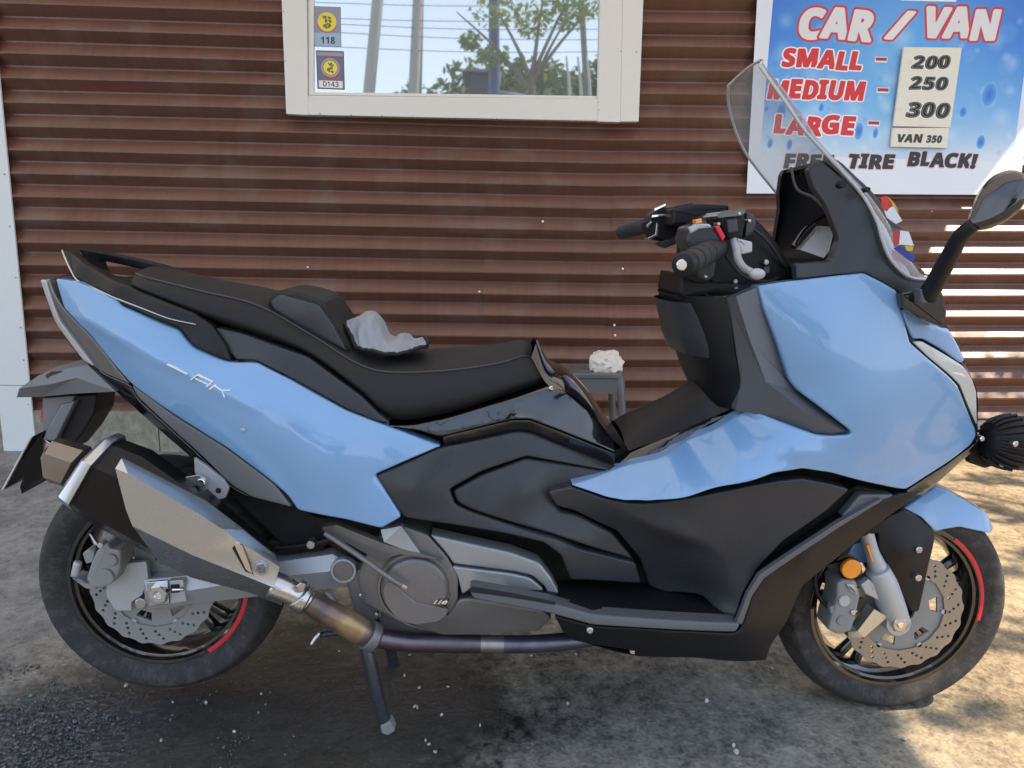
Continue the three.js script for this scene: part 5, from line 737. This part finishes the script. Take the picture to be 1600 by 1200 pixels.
/* --- mirrors */
{
  const mk = (far) => {
    const mr = sub('mirror', sc), f = g => far ? mirrored(g) : g;
    const oval = rounded([[1575, 265], [1588, 268], [1594, 280], [1592, 304], [1570, 338], [1540, 359], [1520, 361], [1513, 352], [1518, 336], [1531, 302], [1552, 276]].map(q => { const p = at(q[0], q[1], .35); return [p.x, p.y]; }), 0.012), n = oval.length;
    let cx = 0, cy = 0; oval.forEach(p => { cx += p[0] / n; cy += p[1] / n; }); const pos = [], idx = [], K = 10;
    for (let k = 0; k <= K; k++) { const t = k / K, a = t * Math.PI / 2, s = Math.cos(a * 0.999), h = Math.sin(a); for (const p of oval) pos.push(cx + (p[0] - cx) * s + 0.02 * h, cy + (p[1] - cy) * s, 0.35 + 0.035 * h); }
    for (let k = 0; k < K; k++) for (let i = 0; i < n; i++) { const a = k * n + i, b = k * n + (i + 1) % n; idx.push(a, b, a + n, b, b + n, a + n); }
    const g = geoFrom(pos, idx); mesh('mirror_shell', f(g), PH({ color: lin(0.012, 0.011, 0.010), roughness: 0.1, clearcoat: 1, clearcoatRoughness: 0.015 }), mr);
    const gp = []; oval.forEach(p => gp.push(new THREE.Vector2(cx + (p[0] - cx) * 0.995, cy + (p[1] - cy) * 0.995))); mesh('mirror_glass', f(new THREE.ExtrudeGeometry(new THREE.Shape(gp), { depth: 0.006, bevelEnabled: false }).translate(0, 0, 0.342)), M.chrome, mr);
    mesh('mirror_stem', f(tubeGeo([[1450, 462, .235, .019], [1462, 440, .26, .017], [1484, 400, .30, .0155], [1502, 368, .335, .014], [1522, 350, .355, .012]], 20, 14)), M.black, mr);
    mesh('stem_foot', f(slabGeo([[1408, 458], [1440, 456], [1474, 456], [1481, 490], [1474, 512], [1456, 506], [1432, 494], [1410, 480]], .225, .15, 0.005, 0.004)), M.gloss, mr);
    mesh('foot_collar', f(slabGeo([[1438, 452], [1458, 452], [1457, 474], [1440, 474]], .248, .22, 0.003, 0.003)), M.satin, mr);
  }; mk(false); mk(true);
}
/* --- handlebar */
{
  const hb = sub('handlebar', sc);
  slab('bar_cover', hb, M.black, [[1098, 350], [1118, 334], [1140, 326], [1166, 328], [1190, 350], [1215, 380], [1238, 420], [1236, 446], [1185, 452], [1140, 458], [1108, 452], [1094, 430], [1092, 392]].map(([x, y]) => [x + 4, y + 2]), .10, -.12, 0.012, 0.008);
  slab('throttle_drum', hb, M.matte, [[1082, 374], [1096, 366], [1110, 367], [1119, 378], [1121, 410], [1117, 436], [1100, 441], [1086, 422], [1078, 398]], .20, .11, 0.009, 0.01);
  for (const [x, y] of [[1104, 432], [1086, 384], [1124, 350], [1156, 334], [1172, 345]]) disc('cluster_screw', hb, M.steel, x, y, x < 1110 ? .204 : .218, .19, .0032, 12);
  slab('mirror_boss', hb, M.carbon, [[1136, 344], [1152, 342], [1154, 362], [1138, 364]], .222, .2, 0.002, 0.003);
  slab('clutch_reservoir', hb, M.black, [[1056, 322], [1084, 316], [1088, 340], [1060, 346]], -.1, -.17, 0.004, 0.004);
  tube('far_lever', hb, M.cast, [[1050, 340, -.2, .005], [1036, 348, -.26, .005], [1020, 362, -.32, .0045], [1010, 374, -.36, .005]], 16, 8);
  slab('column_shroud', hb, M.black, [[1066, 426], [1100, 440], [1200, 445], [1235, 440], [1238, 452], [1150, 468], [1072, 468], [1060, 458]], .12, -.08, 0.008, 0.005);
  // brake-side switches
  slab('switch_housing', hb, M.matte, [[1076, 354], [1092, 349], [1115, 352], [1130, 368], [1132, 395], [1122, 404], [1100, 398], [1080, 390], [1070, 378]], .22, .13, 0.008, 0.006);
  slab('switch_cap', hb, M.cast, [[1076, 356], [1090, 349], [1110, 350], [1112, 356], [1092, 358], [1080, 366]], .224, .2, 0.003, 0.003);
  slab('kill_switch', hb, M.orange, [[1087, 343], [1096, 341], [1098, 348], [1088, 351]], .225, .2, 0.002, 0.002);
  slab('start_button', hb, M.red, [[1117, 354], [1124, 352], [1134, 370], [1129, 377]], .226, .2, 0.002, 0.002);
  slab('fluid_reservoir', hb, M.black, [[1120, 338], [1128, 332], [1162, 328], [1166, 345], [1160, 374], [1138, 374], [1130, 358]], .21, .12, 0.006, 0.005);
  slab('reservoir_lid', hb, M.gloss, [[1120, 338], [1128, 330], [1164, 325], [1166, 332], [1160, 338], [1122, 342]], .215, .115, 0.002, 0.003);
  slab('switch_shroud', hb, M.carbon, [[1166, 330], [1180, 335], [1183, 350], [1176, 366], [1164, 372]], .19, .1, 0.006, 0.004);
  tube('grip', hb, M.rubber, [[1122, 386, .19, .021], [1110, 392, .225, .0205], [1092, 402, .285, .02], [1076, 410, .335, .0195]], 24, 24);
  for (const [a, b, c, d, e, f] of [[1096, 400, .27, 1094, 401, .278], [1087, 404, .3, 1085, 405.5, .308], [1105, 395, .24, 1103, 396, .248]]) mesh('grip_ring', tubeGeo([[a, b, c, .0215], [(a + d) / 2, (b + e) / 2, (c + f) / 2, .0222], [d, e, f, .0215]], 4, 24), M.rubber, hb);
  tube('bar_end', hb, M.black, [[1076, 410, .335, .021], [1070, 412.5, .348, .0215], [1066, 414, .358, .019]], 6, 24);
  disc('bar_end_cap', hb, M.chrome, 1066, 414, .364, .352, .0095, 24);
  mesh('throttle_guard', slabGeo([[1082, 404], [1100, 420], [1112, 440], [1096, 444], [1074, 436], [1066, 424]], .17, .1, 0.006, 0.006), M.black, hb);
  tube('brake_lever', hb, M.cast, [[1146, 372, .2, .008], [1150, 388, .215, .0075], [1153, 404, .24, .0075], [1162, 418, .275, .007], [1174, 425, .305, .0065]], 24, 12);
  { const p = at(1183, 428, .325); mesh('lever_ball', new THREE.SphereGeometry(0.011, 18, 12).scale(1.3, 0.9, 1).translate(p.x, p.y, p.z), M.cast, hb); }
  slab('lever_perch', hb, M.cast, [[1152, 372], [1176, 378], [1176, 394], [1158, 398]], .215, .19, 0.003, 0.003);
  // clutch-side controls on the far side
  tube('grip', hb, M.rubber, [[1030, 350, -.2, .02], [1005, 354, -.26, .02], [985, 359, -.32, .019], [972, 363, -.36, .018]], 20, 20);
  slab('switch_housing', hb, M.black, [[1010, 350], [1018, 334], [1034, 322], [1050, 326], [1066, 330], [1070, 362], [1044, 378], [1020, 374]], -.17, -.24, 0.006, 0.005);
  slab('switch_panel', hb, M.satin, [[1048, 334], [1070, 330], [1071, 350], [1046, 352]], -.16, -.175, 0.002, 0.002);
  for (const q of [[[1019, 336], [1044, 334], [1044, 337], [1018, 340]], [[1022, 326], [1040, 318], [1041, 321], [1023, 330]], [[1010, 352], [1018, 345], [1019, 348], [1012, 357]], [[1012, 372], [1024, 366], [1026, 348], [1029, 349], [1028, 369], [1013, 375]]]) slab('lever_glint', hb, M.chrome, q, -.165, -.172, 0.0008);
  slab('indicator_switch', hb, M.carbon, [[1026, 382], [1044, 372], [1060, 366], [1060, 380], [1040, 388]], -.17, -.2, 0.003, 0.003);
  slab('bar_arm', hb, M.black, [[1050, 326], [1090, 318], [1140, 320], [1140, 350], [1050, 352]], -.09, -.2, 0.008, 0.006);
}
/* --- front end */
{
  const fk = sub('front_fork', sc);
  for (const s of [1, -1]) {
    const f = g => s > 0 ? g : mirrored(g);
    mesh('fork_tube', f(tubeGeo([[1352, 826, .105, .015], [1362, 862, .105, .0155], [1374, 892, .105, .02]], 10, 20)), M.cast, fk);
    mesh('fork_leg', f(tubeGeo([[1370, 888, .105, .025], [1380, 912, .105, .030], [1394, 950, .105, .030], [1404, 975, .106, .026]], 16, 24)), M.cast, fk);
    mesh('axle_clamp', f(discGeo(1405, 976, .122, .08, .028, 32)), M.cast, fk);
  }
  disc('axle_bolt', fk, M.steel, 1407, 977, .134, .12, .016, 28); disc('axle_bolt', fk, M.chrome, 1408, 978, .138, .13, .007, 16);
  slab('upper_fork', fk, M.core, [[1330, 770], [1380, 770], [1385, 830], [1345, 840]], .12, -.12, 0.004);
  slab('fork_sleeve', fk, M.orange, [[1354, 853], [1358, 851], [1366, 880], [1362, 876]], .128, .122, 0.001);
  const cp = sub('front_brake', sc);
  slab('caliper_body', cp, M.castDusty, [[1308, 912], [1318, 906], [1338, 908], [1345, 930], [1338, 965], [1330, 988], [1308, 992], [1294, 985], [1300, 960], [1308, 935]], .138, .07, 0.007, 0.005);
  disc('piston_cap', cp, M.cast, 1320, 940, .142, .13, .013, 28); disc('piston_cap', cp, M.castDusty, 1316, 970, .142, .13, .011, 28); slab('caliper_bridge', cp, M.cast, [[1322, 912], [1336, 914], [1340, 930], [1330, 926]], .144, .12, 0.003, 0.003); disc('caliper_bolt', cp, M.steel, 1334, 958, .144, .12, .006, 16);
  slab('caliper_lug', cp, M.cast, [[1345, 914], [1358, 905], [1376, 924], [1376, 940], [1352, 928]], .12, .1, 0.003, 0.003);
  mesh('caliper_brace', facetGeo([[1366, 952, .125], [1387, 964, .12], [1350, 996, .13], [1326, 996, .13], [1325, 988, .13], [1340, 986, .134]], [[0, 1, 2, 5], [2, 3, 4, 5]], 0.03), M.brushed, cp);
  slab('banjo', cp, M.castDusty, [[1296, 950], [1306, 945], [1308, 958], [1298, 960]], .135, .11, 0.003, 0.003);
  tube('brake_hose', cp, M.black, [[1302, 955, .12, .005], [1278, 930, .11, .005], [1275, 890, .1, .005], [1300, 850, .08, .005]], 16, 8);
  const fd = sub('front_fender', sc);
  panel('fender_side', fd, M.black, [[1412, 796, .088], [1386, 808, .095], [1372, 828, .1], [1373, 858, .1], [1392, 896, .098], [1411, 932, .1], [1424, 956, .1], [1436, 956, .098], [1443, 925, .095], [1452, 880, .092], [1461, 840, .084], [1457, 826, .08], [1438, 808, .08]], { both: 1, th: 0.012, res: 0.009, er: 0.003, ctrl: [[1415, 870, .112]] });
  for (const [x, y] of [[1437, 860], [1436, 904]]) disc('fender_bolt', fd, M.steel, x, y, .112, .09, .0075, 18);
  panel('fender_blade', fd, M.blue, [[1412, 794, .07], [1440, 776, .055], [1464, 761, .035], [1480, 767, .035], [1502, 779, .04], [1540, 801, .045], [1553, 826, .04], [1547, 833, .06], [1536, 831, .066], [1500, 823, .075], [1475, 827, .08], [1462, 831, .082], [1440, 808, .082]], { both: 1, th: 0.006, res: 0.008, er: 0.002 });
  bridge('fender_crown', fd, M.blue, [[1412, 794, .068], [1440, 777, .053], [1464, 762, .034], [1482, 768, .034], [1504, 780, .039], [1540, 802, .043], [1552, 826, .04]], () => [0.003, 0.004], 12, 2, 5);
  slab('fender_rear', fd, M.blue, [[1325, 866], [1335, 850], [1352, 846], [1356, 880], [1344, 880]], .07, -.07, 0.004);
  slab('inner_fender', fd, M.core, [[1372, 820], [1412, 796], [1440, 806], [1400, 830]], .075, -.075, 0.003);
  const rf = sub('side_reflector', sc);
  disc('reflector_lens', rf, M.orange, 1331, 890, .142, .132, .0215, 32); disc('reflector_cup', rf, M.black, 1330, 890, .133, .12, .024, 28); slab('reflector_bracket', rf, M.black, [[1290, 884], [1325, 876], [1328, 896], [1296, 890]], .128, .115, 0.002);
}
{ // cables at the handlebar
  const cb = sub('control_cables', sc);
  tube('cable', cb, M.rubber, [[1132, 396, .14, .004], [1160, 430, .15, .004], [1200, 440, .12, .004], [1236, 420, .06, .004]], 20, 8);
  tube('cable', cb, M.rubber, [[1165, 350, .12, .0035], [1195, 372, .13, .0035], [1222, 410, .11, .0035], [1240, 436, .08, .0035]], 20, 8);
  tube('cable', cb, M.rubber, [[1062, 366, -.15, .004], [1080, 392, -.08, .004], [1096, 430, .02, .004], [1120, 452, .06, .004]], 20, 8);
  disc('clamp_bolt', cb, M.steel, 1198, 410, .112, .1, .006, 14); disc('clamp_bolt', cb, M.steel, 1150, 440, .112, .1, .005, 14); slab('column_badge', cb, M.satin, [[1194, 418], [1202, 416], [1203, 426], [1195, 428]], .112, .1, 0.001);
}
{ // auxiliary lamp on the crash bracket at the nose
  const al = sub('auxiliary_lamp', sc), p = at(1562, 690, .10), L = q => toCreasedNormals(new THREE.LatheGeometry(q.map(a => new THREE.Vector2(a[0], a[1])), 48).toNonIndexed(), 0.5).rotateZ(-Math.PI / 2 - 0.06).translate(p.x, p.y, p.z);
  mesh('lamp_housing', L([[0, -0.036], [0.022, -0.034], [0.038, -0.024], [0.05, -0.006], [0.056, 0.012], [0.059, 0.03], [0.059, 0.055], [0.055, 0.06], [0.05, 0.058], [0, 0.05]]), M.black, al);
  for (let k = 0; k < 20; k++) { const a = k / 20 * 2 * Math.PI, g = sweep([V3(-0.026, 0.038, 0), V3(-0.006, 0.052, 0), V3(0.026, 0.061, 0)].map(v => v.applyAxisAngle(V3(1, 0, 0), a)), [0.003, 0.0042, 0.003], 6, 6).rotateZ(-0.06).translate(p.x, p.y, p.z); mesh('cooling_fin', g, M.black, al); }
  slab('lamp_bracket', al, M.black, [[1512, 702], [1530, 690], [1546, 700], [1560, 726], [1540, 732], [1516, 724]], .08, .06, 0.003, 0.003);
  disc('bracket_bolt', al, M.chrome, 1536, 686, .115, .1, .0055, 16); disc('bracket_bolt', al, M.chrome, 1588, 694, .168, .155, .006, 16); disc('bracket_bolt', al, M.steel, 1566, 727, .12, .1, .006, 16);
}
/* --- centre stand */
{
  const cs = sub('centre_stand', sc), stM = S({ color: lin(0.05, 0.055, 0.07), roughness: 0.35, metalness: 0.4, roughnessMap: smudge });
  tube('stand_leg', cs, stM, [[570, 1000, .13, .014], [577, 1030, .14, .0145], [589, 1085, .148, .0145], [604, 1138, .15, .0135]], 24, 14);
  slab('stand_foot', cs, M.castDusty, [[594, 1134], [610, 1128], [617, 1143], [606, 1150], [596, 1146]], .165, .135, 0.003, 0.003);
  tube('stand_leg', cs, stM, [[604, 990, -.13, .014], [610, 1015, -.14, .0145], [618, 1048, -.15, .015]], 14, 14);
  slab('stand_foot', cs, M.castDusty, [[609, 1046], [628, 1042], [629, 1054], [610, 1057]], -.138, -.168, 0.003, 0.003);
  slab('stand_cross_bar', cs, stM, [[560, 985], [590, 985], [592, 1006], [566, 1004]], .12, -.13, 0.004);
  tube('stand_pedal', cs, M.steel, [[500, 988, .16, .004], [494, 996, .165, .005], [486, 1008, .17, .004]], 10, 8);
  tube('stand_pedal_arm', cs, stM, [[500, 992, .15, .006], [530, 988, .14, .007], [565, 994, .12, .008]], 10, 8);
}
/* --- lettering on the tail panel and small marks */
{
  const bd = sub('tail_badge', sc), bar = (a, b, w) => { const dx = b[0] - a[0], dy = b[1] - a[1], l = Math.hypot(dx, dy), nx = -dy / l * w, ny = dx / l * w; return [[a[0] + nx, a[1] + ny], [b[0] + nx, b[1] + ny], [b[0] - nx, b[1] - ny], [a[0] - nx, a[1] - ny]]; };
  const zAt = x => mix(.187, .204, (x - 258) / 110);
  const put = (n, a, b, w) => { const z = zAt((a[0] + b[0]) / 2) + .006; mesh(n, slabGeo(bar(a, b, w), z, z - 0.01, 0.0004), M.white, bd); };
  for (const [a, b] of [[[298, 593.5], [308, 586]], [[308, 586.2], [331.5, 596.5]], [[332, 596], [322, 604.5]], [[304.5, 591.5], [325, 601]], [[337.5, 600.5], [326.5, 609]], [[335, 603], [347, 610.5]], [[347, 610.2], [359.5, 610]], [[347, 611], [350.5, 621]]]) put('badge_letter', a, b, 1.0);
  put('badge_maker', [260.5, 569.5], [292, 585], 0.8);
  const p = at(377, 674, .2235); mesh('paint_chip', new THREE.SphereGeometry(0.004, 10, 6).scale(1.4, 0.9, 0.3).translate(p.x, p.y, p.z - 0.012), M.cast, bd);
}

/* ------------------------------------------------ towel on the seat */
{
  const tw = thing('microfibre_towel', 'crumpled grey towel with a black hem left on the scooter seat', 'towel');
  // rows run from the back edge to the near hem; each row is a profile along the seat
  const rows = [ // [px, py, z]
    [[541, 506, .0], [556, 498, -.01], [572, 490, -.02], [590, 490, -.03], [601, 506, -.04], [618, 530, -.04], [632, 522, -.04], [648, 528, -.03], [660, 531, -.02]],
    [[539, 503, .03], [552, 498, .02], [570, 493, .015], [585, 489, .01], [598, 502, 0], [610, 526, 0], [627, 523, 0], [645, 531, 0], [662, 528, .02]],
    [[539, 508, .06], [549, 510, .05], [562, 500, .05], [578, 495, .05], [594, 508, .04], [608, 530, .03], [628, 528, .03], [648, 533, .03], [666, 531, .05]],
    [[541, 514, .075], [551, 520, .075], [560, 516, .08], [576, 512, .085], [594, 524, .075], [612, 540, .07], [632, 538, .065], [650, 537, .065], [667, 533, .07]],
    [[545, 518, .085], [554, 532, .09], [563, 538, .10], [580, 540, .105], [600, 546, .10], [618, 549, .095], [636, 546, .09], [652, 540, .085], [668, 536, .08]],
    [[548, 524, .088], [556, 540, .095], [566, 545, .106], [582, 547.5, .112], [602, 551, .108], [620, 552.5, .102], [638, 549, .096], [654, 543, .09], [667, 541, .078]]];
  const cv = rows.map(r => new THREE.CatmullRomCurve3(r.map(q => at(...q)), false, 'centripetal')), N = 56, pos = [], idx = [], K = 28;
  const P = (u, v) => new THREE.CatmullRomCurve3(cv.map(c => c.getPoint(u)), false, 'centripetal').getPoint(v);
  const G = []; for (let i = 0; i <= N; i++) { const c = new THREE.CatmullRomCurve3(cv.map(q => q.getPoint(i / N)), false, 'centripetal'); G.push([]); for (let k = 0; k <= K; k++) { const p = c.getPoint(k / K); p.y += 0.010 * (vn(i * 0.22 + k * 0.1, k * 0.12) - 0.5) * Math.min(1, (K - k) / 6) + 0.004 * (vn(i * 0.6, k * 0.5) - 0.5); p.z += 0.010 * (vn(i * 0.28 + 40, k * 0.2) - 0.5); G[i].push(p); pos.push(p.x, p.y, p.z); } }
  for (let i = 0; i < N; i++) for (let k = 0; k < K; k++) { const a = i * (K + 1) + k, b = a + K + 1; idx.push(a, a + 1, b, b, a + 1, b + 1); }
  const n0 = pos.length / 3; for (let i = 0; i < n0; i++) pos.push(pos[i * 3], pos[i * 3 + 1] - 0.003, pos[i * 3 + 2] - 0.002); const m0 = idx.length; for (let i = 0; i < m0; i += 3) idx.push(idx[i] + n0, idx[i + 2] + n0, idx[i + 1] + n0);
  const fz = dataTex(256, 256, () => { const k = 120 + 135 * rnd(); return [k, k, k]; }, false, 14, 14);
  mesh('cloth', geoFrom(pos, idx), PH({ color: lin(0.29, 0.295, 0.32), roughness: 0.95, sheen: 0.6, sheenRoughness: 0.6, bumpMap: fz, bumpScale: 0.0012, side: THREE.DoubleSide }), tw);
  const hem = G.map(r => r[K].clone().add(V3(0, -0.001, 0.001))), left = G[0].map(p => p.clone()), right = G[N].map(p => p.clone());
  mesh('hem', plainMerge([sweep(hem, hem.map(() => 0.0042), 80, 8), sweep(left, left.map(() => 0.0038), 40, 8), sweep(right, right.map(() => 0.004), 40, 8)]), M.seat, tw);
}
/* ------------------------------------------------ stool by the wall */
{
  const st = thing('plastic_stool', 'grey plastic stool standing against the wall behind the scooter', 'stool'), gm = S({ color: lin(0.115, 0.12, 0.125), roughness: 0.5, roughnessMap: smudge });
  const cx = 0.49, cz = -1.83, H = 0.505, hw = 0.135;
  mesh('seat_board', (() => { const s = new THREE.Shape(); const r = 0.04; s.moveTo(-hw + r, -hw); s.lineTo(hw - r, -hw); s.quadraticCurveTo(hw, -hw, hw, -hw + r); s.lineTo(hw, hw - r); s.quadraticCurveTo(hw, hw, hw - r, hw); s.lineTo(-hw + r, hw); s.quadraticCurveTo(-hw, hw, -hw, hw - r); s.lineTo(-hw, -hw + r); s.quadraticCurveTo(-hw, -hw, -hw + r, -hw); const h = new THREE.Path(); h.absarc(0, 0, 0.018, 0, 7, true); s.holes.push(h); return new THREE.ExtrudeGeometry(s, { depth: 0.012, bevelSize: 0.006, bevelThickness: 0.006, bevelSegments: 3, curveSegments: 8 }).rotateX(-Math.PI / 2).translate(cx, H - 0.02, cz); })(), gm, st);
  mesh('seat_ring', new THREE.TorusGeometry(0.085, 0.003, 8, 40).rotateX(Math.PI / 2).translate(cx, H - 0.001, cz), gm, st);
  for (const a of [-1, 1]) for (const b of [-1, 1]) { const t = V3(cx + a * hw * 0.93, H - 0.02, cz + b * hw * 0.93), f = V3(cx + a * hw * 1.22, 0.006, cz + b * hw * 1.22); mesh('leg', sweep([t, t.clone().lerp(f, 0.5), f], [0.02, 0.017, 0.014], 6, 4), gm, st); }
  for (const s of [-1, 1]) { mesh('apron_board', boxGeo(2 * hw * 0.96, 0.075, 0.006, cx, H - 0.058, cz + s * hw * 0.96), gm, st); mesh('apron_board', boxGeo(0.006, 0.075, 2 * hw * 0.93, cx + s * hw * 0.96, H - 0.058, cz), gm, st); mesh('stretcher', boxGeo(2 * hw * 1.1, 0.03, 0.006, cx, 0.2, cz + s * hw * 1.1), gm, st); }
  const lump = (name, c, r, label, cat, w, sd) => { const g = new THREE.IcosahedronGeometry(1, 4), p = g.attributes.position; for (let i = 0; i < p.count; i++) { const v = V3(p.getX(i), p.getY(i), p.getZ(i)), k = 0.55 + 0.75 * fbm(v.x * 2.1 + sd, v.y * 2.3 + v.z * 1.9 + sd, 3) + 0.9 * Math.abs(fbm(v.x * 3.4 + 9, v.z * 3.6 + v.y * 3.1 + sd, 2) - 0.5); p.setXYZ(i, v.x * r[0] * k, Math.max(-r[1] * 0.75, v.y * r[1] * k), v.z * r[2] * k); } g.computeVertexNormals(); g.translate(c.x, c.y, c.z); return tag(mesh(name, toCreasedNormals(g, 0.5), w), label, cat); };
  const wm = PH({ color: lin(0.72, 0.68, 0.63), roughness: 0.45, transmission: 0.15, thickness: 0, side: THREE.DoubleSide });
  const q1 = at(945, 560, cz + 0.06), q2 = at(912, 562, cz + 0.02), q3 = at(864, 562, cz + 0.02);
  lump('plastic_bag', V3(q1.x, H + 0.028, q1.z), [0.068, 0.055, 0.05], 'crumpled whitish plastic bag lying on the grey stool', 'bag', wm, 3);
  void q2; lump('paper_scrap', V3(q3.x, H + 0.007, q3.z), [0.028, 0.016, 0.022], 'small scrap of white paper on the edge of the grey stool', 'paper', wm, 8);
}
console.log('scooter ready');
renderer.render(scene, camera);
